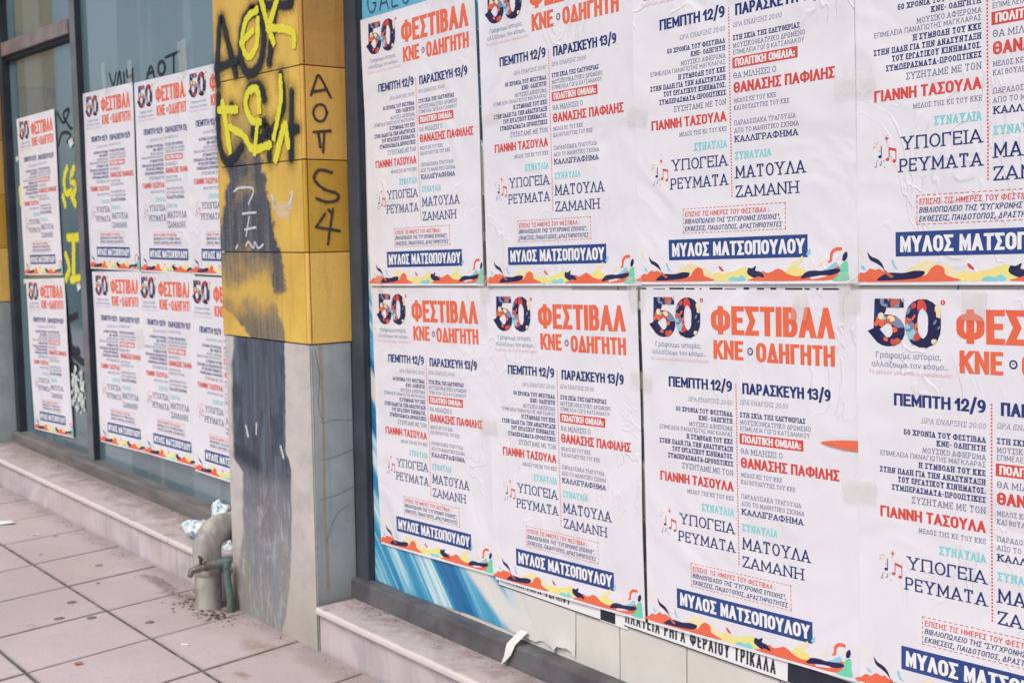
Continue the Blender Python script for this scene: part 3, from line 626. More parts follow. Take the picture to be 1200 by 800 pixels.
# ------------------------------------------------------------------ pillars
def tile_mat(name, c1, c2, plume=False):
    t = NT(name); v = t.pos(); oi = t.n('ShaderNodeObjectInfo')
    c = t.mix(t.step(t.noise(v, 3.0, 6, .62), .3, .72), c1, c2)
    c = t.mix(t.math('MULTIPLY', t.step(t.noise(v, 110, 3, .75), .60, .72), .6), c, tuple(a * .35 for a in c1))
    c = t.mix(t.math('MULTIPLY', t.step(t.noise(t.pos((24, 24, 3)), 1, 5, .65), .50, .72), .38), c, tuple(a * .55 for a in c1))
    if plume:
        x, y, z = t.xyz(); nz = t.noise(v, 14, 5, .65); fine = t.noise(v, 150, 3, .7); stre = t.noise(t.pos((45, 45, 2.2)), 1, 4)
        wob = t.math('MULTIPLY', t.math('SUBTRACT', nz, .5), .13); xx = t.math('ADD', x, wob)
        Lx = t.curve(z, [(-.43, -4.49), (-.37, -4.60), (-.34, -4.66), (-.31, -4.77), (-.08, -4.80), (.04, -4.735), (.19, -4.675), (.30, -4.655), (.54, -4.60)])
        Rx = t.curve(z, [(-.43, -4.225), (-.33, -4.235), (-.27, -4.285), (-.23, -4.205), (-.19, -4.20), (-.08, -4.238), (.0, -4.262), (.09, -4.295), (.18, -4.328), (.28, -4.36), (.54, -4.47)])
        St = t.curve(t.math('ADD', z, t.math('MULTIPLY', t.math('SUBTRACT', t.noise(v, 6, 5, .65), .5), .22)), [(-.43, .80), (-.36, .75), (-.29, .50), (-.255, .10), (-.225, .10), (-.17, .55), (-.09, .80), (-.07, .95), (.22, .97), (.29, .9), (.33, .62), (.46, .50), (.54, 0)])
        lobe = t.math('MULTIPLY', t.step(xx, -4.33, -4.29), t.step(z, -.255, -.225)); St = t.math('MAXIMUM', St, t.math('MULTIPLY', lobe, .85))
        m = t.math('MULTIPLY', t.step(t.math('SUBTRACT', xx, Lx), -.015, .03), t.step(t.math('SUBTRACT', Rx, xx), -.01, .02)); m = t.math('MULTIPLY', m, t.math('MULTIPLY', St, t.math('MULTIPLY_ADD', t.step(t.noise(v, 7, 4), .32, .52), .30, .78)))
        edge = t.math('MULTIPLY', m, t.math('MULTIPLY_ADD', t.step(fine, .3, .6), .30, .76), clamp=True)
        pc = t.mix(t.step(stre, .40, .70), refl(60, 64, 82), refl(98, 100, 120))
        c = t.mix(edge, c, pc)
    return t.fin(c, t.math('MULTIPLY_ADD', t.noise(v, 20), .2, .42), t.bump(t.noise(v, 30, 5), .18, .004), spec=.4)
Y1 = refl(226, 184, 88); Y2 = refl(206, 160, 80)
M['tile_front'] = tile_mat('ochre_tile_sprayed', Y1, Y2, True)
M['tile_a'] = tile_mat('ochre_tile_brownish', refl(206, 150, 82), refl(186, 130, 72)); M['tile_b'] = tile_mat('ochre_tile_tan', refl(222, 170, 86), refl(210, 156, 80))
M['tile_c'] = tile_mat('ochre_tile_olive', refl(188, 142, 50), refl(204, 156, 60)); M['tile_d'] = tile_mat('ochre_tile_light', refl(238, 188, 102), refl(228, 180, 94))
M['grout'] = simple('dark_grout', (.06, .05, .045), (.1, .08, .07), .9)
def plaster_front():
    t = NT('painted_plaster_base'); v = t.pos(); x, y, z = t.xyz(); nz = t.noise(v, 9, 6, .62); stre = t.noise(t.pos((26, 26, 1.6)), 1, 5, .6)
    c = t.mix(t.step(nz, .35, .7), refl(198, 184, 188), refl(178, 168, 174))
    low = t.step(t.math('ADD', z, t.math('MULTIPLY', nz, .3)), -.95, -1.50); c = t.mix(t.math('MULTIPLY', low, .55), c, refl(158, 146, 138))
    xx = t.math('ADD', x, t.math('MULTIPLY', t.math('SUBTRACT', nz, .5), .05))
    Lx = t.curve(z, [(-1.66, -4.78), (-1.55, -4.73), (-1.42, -4.695), (-1.25, -4.635), (-1.0, -4.625), (-.95, -4.70), (-.73, -4.70), (-.56, -4.69), (-.42, -4.66)])
    Rx = t.curve(z, [(-1.66, -4.34), (-1.58, -4.31), (-1.42, -4.255), (-1.28, -4.232), (-1.1, -4.218), (-.93, -4.215), (-.87, -4.256), (-.6, -4.24), (-.42, -4.24)])
    m = t.math('MULTIPLY', t.step(t.math('SUBTRACT', xx, Lx), -.012, .02), t.step(t.math('SUBTRACT', Rx, xx), -.006, .008))
    wear = t.curve(z, [(-1.66, .45), (-1.3, .60), (-1.02, .80), (-.95, 1), (-.42, 1)]); m = t.math('MULTIPLY', m, wear)
    m = t.math('MULTIPLY', m, t.math('MULTIPLY_ADD', t.step(stre, .30, .55), .18, .86), clamp=True)
    dk = t.mix(t.step(stre, .42, .66), refl(64, 72, 90), refl(92, 99, 116)); dk = t.mix(t.math('MULTIPLY', t.step(t.noise(t.pos((9, 9, 5)), 1, 5), .48, .60), .75), dk, refl(50, 57, 74)); dk = t.mix(t.math('MULTIPLY', t.step(t.noise(t.pos((26, 26, 9)), 1, 6, .75), .50, .62), t.math('MULTIPLY', t.step(z, -.90, -1.25), .85)), dk, refl(158, 152, 160))
    smear = t.math('MULTIPLY', t.step(t.math('ABSOLUTE', t.math('ADD', z, t.math('MULTIPLY_ADD', x, .18, 1.755))), .045, .012), t.step(x, -4.42, -4.50)); dk = t.mix(t.math('MULTIPLY', smear, .8), dk, refl(46, 50, 62))
    c = t.mix(m, c, dk)
    blue = t.math('MULTIPLY', t.math('MULTIPLY', t.step(z, -1.15, -1.4), t.step(stre, .5, .62)), t.math('MULTIPLY', m, .6)); c = t.mix(blue, c, refl(92, 108, 138))
    return t.fin(c, .7, t.bump(t.math('ADD', nz, t.math('MULTIPLY', t.noise(v, 70, 4), .4)), .35, .01))
M['plaster_front'] = plaster_front()
def plaster_side():
    t = NT('grey_painted_side'); v = t.pos(); nz = t.noise(v, 7, 6, .6); x, y, z = t.xyz()
    c = t.mix(t.step(nz, .35, .7), refl(164, 168, 178), refl(148, 152, 160)); drip = t.noise(t.pos((30, 30, 1.2)), 1, 4); c = t.mix(t.math('MULTIPLY', t.step(drip, .5, .7), .3), c, refl(120, 122, 128))
    low = t.step(t.math('ADD', z, t.math('MULTIPLY', nz, .25)), -1.15, -1.42); c = t.mix(t.math('MULTIPLY', low, .7), c, refl(112, 106, 102))
    return t.fin(c, .6, t.bump(t.math('ADD', nz, t.math('MULTIPLY', t.noise(v, 60, 4), .3)), .3, .008))
M['plaster_side'] = plaster_side()

def pillar(xl, xr, yb, label, main):
    t = thing('pillar', ((xl + xr) / 2, Y_PIL, zg((xl + xr) / 2)), label, 'pillar')
    zt = 2.03; rows = [-.424 + .35 * k for k in range(8)]
    MB().box(xl + .012, xr - .012, Y_PIL + .012, yb, -.425, zt, 0).build('tile_backing', M['grout'], t)
    sides = ['tile_d', 'tile_c', 'tile_b', 'tile_a', 'tile_b', 'tile_d', 'tile_b', 'tile_a']
    for k, z in enumerate(rows[:-1]):
        z1 = z + .35 - .004
        MB().box(xl, xr - .022, Y_PIL, Y_PIL + .011, z, z1, .002, 2).build('front_tile', M['tile_front'] if main else M[sides[(k + 3) % 8]], t)
        MB().box(xr - .0195, xr, Y_PIL, Y_PIL + .011, z, z1, .004, 3).build('corner_tile', M[sides[k]], t)
        MB().box(xr - .011, xr - .0005, Y_PIL + .0145, yb, z, z1, .002, 2).build('side_tile', M[sides[k]], t)
        MB().box(xl + .0005, xl + .011, Y_PIL + .0125, yb, z, z1, .002, 2).build('side_tile', M[sides[k]], t)
    b = MB()
    bm = bmesh.new(); bmesh.ops.create_cube(bm, size=1); x0, x1, y0, y1, z0, z1 = xl + .002, xr - .004, Y_PIL + .003, yb, -1.76, -.429
    for v in bm.verts: v.co = Vector((x0 + (v.co.x + .5) * (x1 - x0), y0 + (v.co.y + .5) * (y1 - y0), z0 + (v.co.z + .5) * (z1 - z0)))
    bmesh.ops.bevel(bm, geom=[e for e in bm.edges if abs(e.verts[0].co.z - e.verts[1].co.z) > .5], offset=.006, segments=2, affect='EDGES')
    bm.normal_update(); bm.verts.index_update()
    for f in bm.faces: b.add([v.co[:] for v in f.verts], [tuple(range(len(f.verts)))], 0 if abs(f.normal.x) < .8 else 1)
    bm.free(); b.build('plaster_base', [M['plaster_front'] if main else M['plaster_side'], M['plaster_side']], t)
    return t
PX0, PX1 = -4.745, -4.040
pil = pillar(PX0, PX1, 2.59, 'ochre tiled pillar with grey plaster base, covered in black and yellow graffiti', True)
pillar(-9.00, -8.30, 2.68, 'distant ochre tiled pillar at the far end of the left shop window', False)
front = lambda a, b, h: (a, Y_PIL - h - .0006, b)
side = lambda a, b, h: (PX1 + h + .0006, a, b)
GB = [[(-4.711, .617), (-4.716, .674), (-4.684, .844), (-4.659, .870), (-4.614, .775), (-4.554, .64)], [(-4.725, .682), (-4.547, .693)], [(-4.392, .875), (-4.468, .848), (-4.505, .77), (-4.502, .685), (-4.452, .634), (-4.373, .646), (-4.332, .699), (-4.317, .779), (-4.343, .848), (-4.412, .876)], [(-4.341, .882), (-4.208, .867), (-4.113, .853), (-4.096, .885)], [(-4.222, .855), (-4.247, .77), (-4.279, .66)], [(-4.712, .57), (-4.724, .475), (-4.716, .369), (-4.668, .300), (-4.593, .309), (-4.526, .348)], [(-4.484, .515), (-4.447, .577), (-4.36, .577), (-4.326, .522)], [(-4.332, .434), (-4.409, .425), (-4.422, .384), (-4.365, .368), (-4.32, .41)], [(-4.195, .603), (-4.183, .481), (-4.285, .375), (-4.302, .293)], [(-4.285, .375), (-4.085, .391)], [(-4.116, .527), (-4.133, .284)], [(-4.60, .52), (-4.575, .50)]]
GY = [[(-4.367, .867), (-4.447, .846), (-4.487, .776), (-4.476, .724), (-4.431, .696), (-4.371, .737), (-4.356, .825)], [(-4.493, .76), (-4.407, .791)], [(-4.33, .915), (-4.278, .798), (-4.241, .733)], [(-4.194, .895), (-4.271, .789)], [(-4.271, .789), (-4.15, .767), (-4.088, .742), (-4.085, .706)], [(-4.70, .511), (-4.56, .50)], [(-4.67, .531), (-4.623, .345)], [(-4.611, .431), (-4.496, .389), (-4.429, .334), (-4.294, .342)], [(-4.366, .488), (-4.375, .56), (-4.449, .561), (-4.475, .514), (-4.435, .452), (-4.37, .437)], [(-4.388, .415), (-4.412, .324)], [(-4.193, .587), (-4.198, .499), (-4.255, .373)], [(-4.163, .407), (-4.151, .334)], [(-4.18, .40), (-4.244, .29)]]
GW = [[(-4.605, .172), (-4.552, .185), (-4.439, .176), (-4.483, .119)], [(-4.538, .08), (-4.424, .083)], [(-4.483, .064), (-4.513, -.01)], [(-4.521, .015), (-4.428, .024)], [(-4.516, -.05), (-4.494, -.035), (-4.454, -.059), (-4.442, -.035), (-4.414, -.059), (-4.373, -.045)], [(-4.589, -.05), (-4.601, -.06)]]
strokes(GB, .058, lambda a, b, h: front(a, b, h + .0016)).build('black_graffiti', M['spray_black'], pil)
strokes(GB, .13, lambda a, b, h: front(a, b, h - .0003)).build('spray_mist', M['spray_mist'], pil)
strokes(GY, .042, lambda a, b, h: front(a, b, h + .0034), flat=True).build('yellow_graffiti', M['spray_yellow'], pil)
strokes(GW, .014, lambda a, b, h: front(a, b, h + .001)).build('white_scrawl', M['spray_white'], pil)
strokes([[(-4.295, .145), (-4.27, .115)], [(-4.135, .155), (-4.150, .112)], [(-4.145, .13), (-4.165, .108)]], .020, front).build('white_scrape', M['spray_white'], pil)
strokes([[(-4.28, .105), (-4.22, .10), (-4.155, .105)], [(-4.25, .075), (-4.175, .07)]], .050, front).build('pale_smear', spray_mat('pale_smear', refl(226, 214, 200), 0.2, 0.42, 0.9, 60), pil)
strokes([[(-4.56, -.84), (-4.575, -.80)], [(-4.49, -.82), (-4.485, -.78)], [(-4.27, -.89), (-4.29, -.85)]], .018, lambda a, b, h: front(a, b, h - .003)).build('paint_chip', M['spray_white'], pil)
MK = [[(2.436, .513), (2.463, .583)], [(2.463, .583), (2.477, .584), (2.521, .51)], [(2.438, .525), (2.504, .538)], [(2.503, .451), (2.487, .422), (2.457, .421), (2.443, .448), (2.459, .476), (2.489, .478), (2.503, .451)], [(2.441, .376), (2.516, .384)], [(2.489, .378), (2.481, .302)], [(2.463, .369), (2.469, .321)],
      [(2.517, .227), (2.461, .235), (2.439, .20), (2.481, .164), (2.540, .146), (2.536, .122), (2.49, .115), (2.447, .128)], [(2.483, .071), (2.442, .02)], [(2.442, .02), (2.544, .005)], [(2.518, .088), (2.491, -.046)], [(2.497, .085), (2.510, .075)]]
strokes(MK, .014, side).build('marker_lettering', M['marker'], pil)
sside = lambda a, b, h: (PX1 + h - .0035, a, b)
strokes([[(2.445, -.43), (2.452, -.75), (2.448, -1.05), (2.456, -1.38)]], .020, sside).build('rust_streak', M['rust'], pil)
strokes([[(2.425, -.45), (2.44, -.55), (2.432, -.66), (2.45, -.72)], [(2.445, -.735), (2.50, -.725), (2.58, -.735)], [(2.44, -.875), (2.50, -.87), (2.585, -.85)], [(2.43, -1.03), (2.51, -1.02), (2.58, -1.00)], [(2.45, -1.2), (2.50, -1.10), (2.56, -1.07)], [(2.408, -.44), (2.409, -.8), (2.407, -1.2), (2.409, -1.6)]], .004, sside).build('crack', M['crack'], pil)

# ------------------------------------------------------------------ left shop window
M['frame'] = simple('weathered_aluminium', refl(124, 122, 132), refl(100, 98, 108), .5, 5, .08, 40, .15)
M['frame_pink'] = simple('weathered_transom', refl(140, 124, 130), refl(112, 100, 108), .5, 8, .1)
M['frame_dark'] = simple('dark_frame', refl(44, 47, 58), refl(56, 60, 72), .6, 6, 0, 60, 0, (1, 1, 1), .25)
M['grime'] = simple('grimy_sill', refl(118, 110, 114), refl(94, 88, 92), .8, 5, .2, 30, 0, (.6, 2, 3))
M['rail_pink'] = simple('weathered_rail', refl(152, 140, 144), refl(120, 110, 114), .6, 9, .1, 40, 0, (.6, 1, 1))
def glass_mat():
    t = NT('backed_shop_glass'); v = t.pos(); x, y, z = t.xyz(); nz = t.noise(v, 1.4, 5); st = t.noise(t.pos((2.6, 2.6, .12)), 1, 2)
    c = t.mix(t.step(nz, .35, .7), refl(86, 110, 124), refl(74, 98, 112)); c = t.mix(t.math('MULTIPLY', t.step(st, .50, .56), .5), c, refl(122, 138, 154)); t.b.inputs['IOR'].default_value = 2.0  # broad pale upright bands: reflections put into the glass colour
    return t.fin(c, t.math('MULTIPLY_ADD', t.noise(v, 6, 4), .08, .04), spec=1.0)
M['glass'] = glass_mat()
win = thing('shop_window', (-6.5, Y_LEFT, zl(-6.5)), 'grey-blue glazed shop window with aluminium frame, left of the graffiti pillar', 'shop window')
ZT = 2.0
MB().box(-7.02, PX0, Y_LEFT, Y_LEFT + .012, -1.345, ZT).build('glass_pane', M['glass'], win)
MB().box(-8.24, -7.06, Y_LEFT, Y_LEFT + .012, -1.345, 1.15).build('glass_pane', M['glass'], win)
MB().box(-8.24, -7.06, Y_LEFT, Y_LEFT + .012, 1.24, ZT).build('glass_pane', M['glass'], win)
mu = MB(); mu.box(-7.08, -7.0, Y_LEFT - .038, Y_LEFT + .02, -1.40, ZT, .004); mu.build('mullion', M['frame'], win)
MB().box(-6.9995, -6.994, Y_LEFT - .035, Y_LEFT + .02, -1.345, ZT, .001).build('mullion_side_strip', M['frame_dark'], win)  # thin dark strip covering the mullion's right side face
MB().box(-8.30, -8.235, Y_LEFT - .05, Y_LEFT + .02, -1.40, ZT, .004).build('jamb', M['frame_dark'], win)
MB().box(-8.234, -7.081, Y_LEFT - .05, Y_LEFT + .02, 1.152, 1.238, .004).build('transom', M['frame_pink'], win)
MB().box(-8.234, -7.081, Y_LEFT - .03, Y_LEFT + .02, 1.125, 1.151, .003).build('transom_shadow', M['frame_dark'], win)  # dark strip standing in for the shadow line beneath the transom
MB().box(-8.234, -7.081, Y_LEFT - .045, Y_LEFT + .02, -1.405, -1.345, .005).build('bottom_rail', M['rail_pink'], win)
MB().box(-6.993, PX0 + .02, Y_LEFT - .045, Y_LEFT + .02, -1.395, -1.346, .005).build('bottom_rail', M['rail_pink'], win)
MB().box(-8.30, PX0 + .02, Y_LEFT - .085, Y_LEFT + .02, -1.5215 - .01, -1.5215 + .070, .008, 2, True).build('sill', M['grime'], win)
gl = lambda a, b, h: (a, Y_LEFT - h - .001, b)
th = np.linspace(0, 2 * math.pi, 11)
strokes([[(-6.619, .881), (-6.573, .814), (-6.527, .876)], [(-6.521, .809), (-6.483, .877), (-6.464, .808)], [(-6.425, .865), (-6.423, .814)], [(-6.386, .871), (-6.377, .84), (-6.314, .839)], [(-6.311, .873), (-6.312, .793)], [(-6.135, .800), (-6.082, .864), (-6.041, .800)], [(-6.126, .829), (-6.05, .831)], [(-5.953 + .041 * math.cos(a), .84 + .033 * math.sin(a)) for a in th], [(-5.903, .887), (-5.741, .898)], [(-5.807, .89), (-5.814, .806)]], .024, gl).build('black_lettering', M['spray_black'], win)
strokes([[(-7.422, .732), (-7.336, .668), (-7.236, .728), (-7.265, .741), (-7.33, .713), (-7.247, .64), (-7.203, .625)], [(-7.431, .539), (-7.375, .603), (-7.281, .608), (-7.224, .582), (-7.289, .553)]], .03, gl).build('black_scrawl', M['spray_black'], win)
strokes([[(-7.424, -.399), (-7.417, -.469), (-7.388, -.62), (-7.352, -.711), (-7.174, -.756)], [(-7.411, -.551), (-7.364, -.677), (-7.257, -.693)], [(-7.389, -.503), (-7.262, -.474)], [(-7.36, -.77), (-7.356, -.863)], [(-7.394, -.796), (-7.30, -.789)], [(-7.43, -.42), (-7.40, -.75)]], .07, gl).build('black_scrawl', M['spray_black'], win)
strokes([[(-7.308, .401), (-7.363, .335), (-7.342, .254), (-7.257, .263)], [(-7.201, .396), (-7.255, .33), (-7.192, .294), (-7.22, .237)], [(-7.391, .233), (-7.366, .186)], [(-7.251, .234), (-7.205, .188)], [(-7.344, -.011), (-7.175, -.01)], [(-7.252, -.021), (-7.282, -.261)], [(-7.322, -.264), (-7.175, -.247)], [(-7.388, -.113), (-7.345, -.193), (-7.407, -.264)], [(-8.146, .304), (-8.141, .217)]], .058, gl).build('yellow_graffiti', M['spray_yellow'], win)

# ------------------------------------------------------------------ right shop window
M['board'] = simple('white_board', refl(218, 208, 211), refl(206, 196, 198), .5, 3, .05)
rw = thing('shop_window', (-2.0, Y_GLASS, zl(-2.0)), 'boarded shop window in a dark metal frame behind the festival posters', 'shop window')
XR = 1.2
cx = [-3.965, -3.42, -2.905, -2.61, -2.335, -2.0, -1.5, -1.0, -.5, 0, .5, XR]
for a, b in zip(cx[:-1], cx[1:]): MB().box(a + .002, b - .002, Y_GLASS, Y_GLASS + .02, -1.40, ZT, .002, 1).build('board', M['board'], rw)
for x, z0, z1 in ((-3.228, -.19, .9), (-2.4865, -1.18, -.17)):
    mb = MB(); rr = random.Random(2); z = z0
    while z < z1:
        dz = rr.uniform(.02, .16); w = rr.uniform(.001, .0055); xa = x - .0265 * (z - z0); xb = x - .0265 * (z + dz - z0); y = Y_GLASS - .0085
        mb.add([(xa - w, y, z), (xa + w * .7, y, z), (xb + w * .5, y, z + dz), (xb - w, y, z + dz)], [(0, 1, 2, 3)]); z += dz + rr.choice([0, 0, .006, .02])
    mb.build('seam_strip', M['frame_dark'], rw)
MB().box(-3.97, XR, Y_GLASS + .021, Y_GLASS + .03, -1.40, ZT).build('backing', M['frame_dark'], rw)
MB().box(-4.105, -3.968, Y_GLASS - .030, Y_GLASS + .05, -1.48, ZT, .004).build('jamb', simple('slate_metal_jamb', refl(70, 74, 88), refl(58, 60, 72), .55, 4, .08, 30, .0, (1, 1, 1), .3), rw)
MB().box(-3.9675, -3.955, Y_GLASS - .012, Y_GLASS + .001, -1.365, ZT).build('jamb_bead', M['frame_dark'], rw)
MB().box(-4.10, XR, Y_GLASS - .060, Y_GLASS + .05, -1.5215 - .01, -1.5215 + .078, .008, 2, True).build('bottom_rail', simple('dirty_metal_rail', refl(104, 100, 108), refl(76, 72, 80), .6, 6, .2), rw)
def vinyl_mat():
    t = NT('printed_vinyl_banner'); x, y, z = t.xyz(); v = t.pos()
    ang = t.math('ADD', t.math('MULTIPLY', x, .62), t.math('MULTIPLY', z, .95))      # along the sweep of the print
    cr = t.math('SUBTRACT', t.math('MULTIPLY', x, .95), t.math('MULTIPLY', z, -.75))
    cb = t.n('ShaderNodeCombineXYZ'); t.set(cb.inputs[0], t.math('MULTIPLY', cr, 1.0)); t.set(cb.inputs[1], t.math('MULTIPLY', ang, .12)); t.set(cb.inputs[2], 0.3)
    s1 = t.noise(cb.outputs[0], 7, 8, .70, .8)
    c = t.mix(t.step(s1, .34, .60), refl(24, 96, 156), refl(84, 170, 210)); c = t.mix(t.step(s1, .50, .63), c, refl(206, 220, 232))
    d = t.math('ADD', t.math('ADD', t.math('MULTIPLY', t.math('SUBTRACT', x, -3.30), .72), t.math('SUBTRACT', z, -1.20)), t.math('MULTIPLY', t.math('POWER', t.math('SUBTRACT', x, -3.3), 2), -.35))
    sw = t.step(t.math('ABSOLUTE', t.math('ADD', d, .005)), .075, .035); c = t.mix(t.math('MULTIPLY', sw, .92), c, refl(222, 212, 214))
    right = t.step(t.math('ADD', t.math('ADD', x, t.math('MULTIPLY', z, .8)), t.math('MULTIPLY', s1, .35)), -4.02, -3.82); c = t.mix(right, c, refl(212, 203, 206))
    top = t.step(z, .2, .5); c = t.mix(top, c, refl(104, 172, 208))
    return t.fin(c, .35, spec=.4)
vin = MB(); nx, nz_ = 60, 110
for j in range(nz_ + 1):
    for i in range(nx + 1):
        x = -3.955 + 1.15 * i / nx; z0 = -1.366 + .004 * math.sin(x * 9); z = z0 + (1.9 - z0) * j / nz_; k = max(0, (x + 3.10) / .3) if x > -3.10 else 0
        lowk = max(0, 1 - (z - z0) / .08); curl = min(k, 1.0) * lowk ** 2
        vin.v.append((x, Y_GLASS - .003 - (.010 + .008 * math.sin(x * 43)) * curl - .002 * abs(math.sin(x * 14)) * lowk, z + .012 * curl + (.012 * math.sin(x * 61) + .008 * math.sin(x * 137)) * curl))
for j in range(nz_):
    for i in range(nx): a = j * (nx + 1) + i; vin.f.append((a, a + 1, a + nx + 2, a + nx + 1)); vin.mi.append(0); vin.sm.append(True)
ban = vin.build('vinyl_banner', vinyl_mat(), None, (-3.955, Y_GLASS, -1.366)); tag(ban, 'blue and white printed vinyl banner peeling at its bottom edge beneath the posters', 'banner'); ban['o_'] = [-3.955, Y_GLASS, -1.366]
gp = Print(); STY['XL2'] = (.055, .055, 0, .5, .24)
gp.text('GALO', 0, .275, 0, .082, 'XL2', 'navy', .0)
gm = gp.mesh('banner_lettering', lambda x, z: 0 * x); go = link(bpy.data.objects.new('banner_lettering', gm)); go.parent = ban; go.location = (.04, -.006, .812 + 1.366); go.rotation_euler = (0, -math.radians(.6), 0)
fl = MB(); fl.add([(-3.068, 2.606, -1.343), (-3.024, 2.604, -1.340), (-3.030, 2.552, -1.374), (-3.072, 2.549, -1.380), (-3.048, 2.546, -1.414), (-3.080, 2.543, -1.424), (-3.094, 2.540, -1.456), (-3.070, 2.541, -1.438)], [(0, 3, 2, 1), (3, 5, 4, 2), (5, 6, 7, 4)], 0, True)
fl.build('torn_flap', simple('vinyl_back', refl(222, 216, 220), refl(210, 202, 206), .5), ban)

# ------------------------------------------------------------------ wall over the windows
fw = thing('facade', (-4, 2.6, 2.0), 'plain plaster shopfront facade above both windows', 'facade')
MB().box(-24, 1.6, 2.45, 3.1, 2.035, 5.5, .01).build('wall', simple('facade_plaster', refl(190, 184, 184), refl(176, 170, 172), .8, 4, .2), fw)
MB().box(1.205, 1.6, 2.40, 3.1, -1.8, 2.034, .01).build('side_pier', M['plaster_side'], fw)
MB().box(-24, -9.005, 2.40, 3.1, -1.7, 2.034, .01).build('side_pier', M['plaster_side'], fw)
MB().box(-9.0, 1.2, 2.95, 3.1, -1.9, 2.034).build('back_wall', M['grout'], fw)

# ------------------------------------------------------------------ posters
GR = 'festival posters on the boarded window'; GLF = 'festival posters on the left shop window'
YP = Y_GLASS - .008
poster(-3.926, YP - .002, -.206, 1.55, .690, 1, 'white festival poster touching the dark jamb, directly below the blue strip', GR)
poster(-3.222, YP, -.188, 1.55, .697, 2, 'white festival poster second from the pillar in the boarded window upper row', GR)
poster(-2.508, YP - .002, -.165, 1.62, .722, 3, 'large festival poster third from the pillar in the upper row, heading out of view', GR)
poster(-1.774, YP, -.148, 1.55, .722, 4, 'white festival poster at upper right edge, above the one with the large 50', GR)
poster(-3.901, YP - .001, -1.207, 1.5, .690, 5, 'white festival poster in the lower row nearest the pillar, over the blue banner', GR, sz=.993)
poster(-3.195, YP - .004, -1.196, 1.5, .697, 6, 'white festival poster second from the pillar in the lower row, overhanging white boards', GR, sz=.995)
poster(-2.477, YP - .002, -1.176, 1.5, .716, 7, 'white festival poster with complete heading, third in the lower row, beside the orange paper tip', GR, sz=.997)
poster(-1.737, YP - .006, -1.157, 1.5, .722, 8, 'white festival poster lowest at the right edge of the view, cropped after its date line', GR, sz=.999)
YL = Y_LEFT - .007
poster(-7.002, YL, -.190, -.3, .695, 11, 'white poster at the upper left of the wide left pane, by the mullion', GLF, .0012, .996)
poster(-6.283, YL - .001, -.196, -.3, .690, 12, 'white poster in the middle of the upper row on the wide left pane', GLF, .0012, .992)
poster(-5.666, YL - .006, -.197, -.3, .690, 11, 'white poster of the upper row on the left pane half hidden by the graffiti pillar', GLF, .0012, .992)
poster(-6.952, YL, -1.198, 1.2, .690, 12, 'white poster at the lower left of the wide left pane, by the mullion', GLF, .0012, .99)
poster(-6.318, YL - .005, -1.182, .6, .690, 11, 'white poster in the middle of the lower row on the wide left pane', GLF, .0012, .98)
poster(-5.700, YL - .010, -1.190, -.4, .690, 12, 'white poster of the lower row on the left pane half hidden by the pillar base', GLF, .0012, .985)
poster(-8.108, YL, -.249, 1.0, .672, 12, 'upper white poster on the narrow far-left pane between the yellow graffiti', GLF, .0012, .998)
poster(-8.060, YL - .003, -1.251, 1.9, .680, 11, 'lower white poster on the narrow far-left pane beside the torn white paper', GLF, .0012, .975)

# old posters showing as narrow strips under the lower row
def old_strip(x, z, w, rot, txt, tx0, tx1, base, h, blk, label):
    o = link(bpy.data.objects.new('old_poster', None)); o.location = (x, Y_GLASS - .0045, z + EYE); o.rotation_euler = (0, -math.radians(rot), 0); tag(o, label, 'poster')
    wv = lambda x, z: .0005 * np.sin(x * 11)
    def prt(n, p): c = link(bpy.data.objects.new(n, p.mesh(n, wv))); c.parent = o
    p = Print(); p.rect(0, 0, w, .10, 'white', 0, .05); prt('sheet', p)
    p = Print(); p.text(txt, tx0, tx1, base, h, 'NB', 'black', .0009); prt('lettering', p)
    p = Print(); p.rect(blk[0], .0035, blk[1], .06, 'black', .0009); prt('black_block', p)
    p = Print(); p.rect(.0, .0, blk[0], .0032, 'black', .0011); prt('border_line', p)
old_strip(-3.188, -1.218, .62, -.5, 'ΠΛΑΤΕΙΑ ΡΗΓΑ ΦΕΡΑΙΟΥ', .01, .36, .0165, .05, (.50, .565), 'older white poster whose cut letter bottoms show under the second lower poster')
old_strip(-2.585, -1.215, .86, -.7, 'ΠΛΑΤΕΙΑ ΡΗΓΑ ΦΕΡΑΙΟΥ ΤΡΙΚΑΛΑ', .005, .575, .013, .040, (.615, .86), 'older white poster showing a black-lettered strip under the lower poster with complete heading')
# older poster peeping through the gap between the two rows
osn = link(bpy.data.objects.new('old_poster', None)); osn.location = (-2.545, Y_GLASS - .0045, -.243 + EYE); osn.rotation_euler = (0, -math.radians(1.6), 0)
tag(osn, 'older poster peeping out as black marks in the gap between the two poster rows', 'poster')
sp_ = Print(); sp_.rect(0, 0, .76, .09, 'white', 0, .05); me = sp_.mesh('sheet', lambda x, z: .0004 * np.sin(x * 11)); c = link(bpy.data.objects.new('sheet', me)); c.parent = osn
sp_ = Print(); rr = random.Random(5); x = .02
while x < .68:
    w = rr.uniform(.008, .06); sp_.rect(x, .058 + rr.uniform(0, .004), x + w, .0645 + rr.uniform(0, .003), 'black', .0009); x += w + rr.uniform(.003, .03)
me = sp_.mesh('black_marks', lambda x, z: .0004 * np.sin(x * 11)); c = link(bpy.data.objects.new('black_marks', me)); c.parent = osn
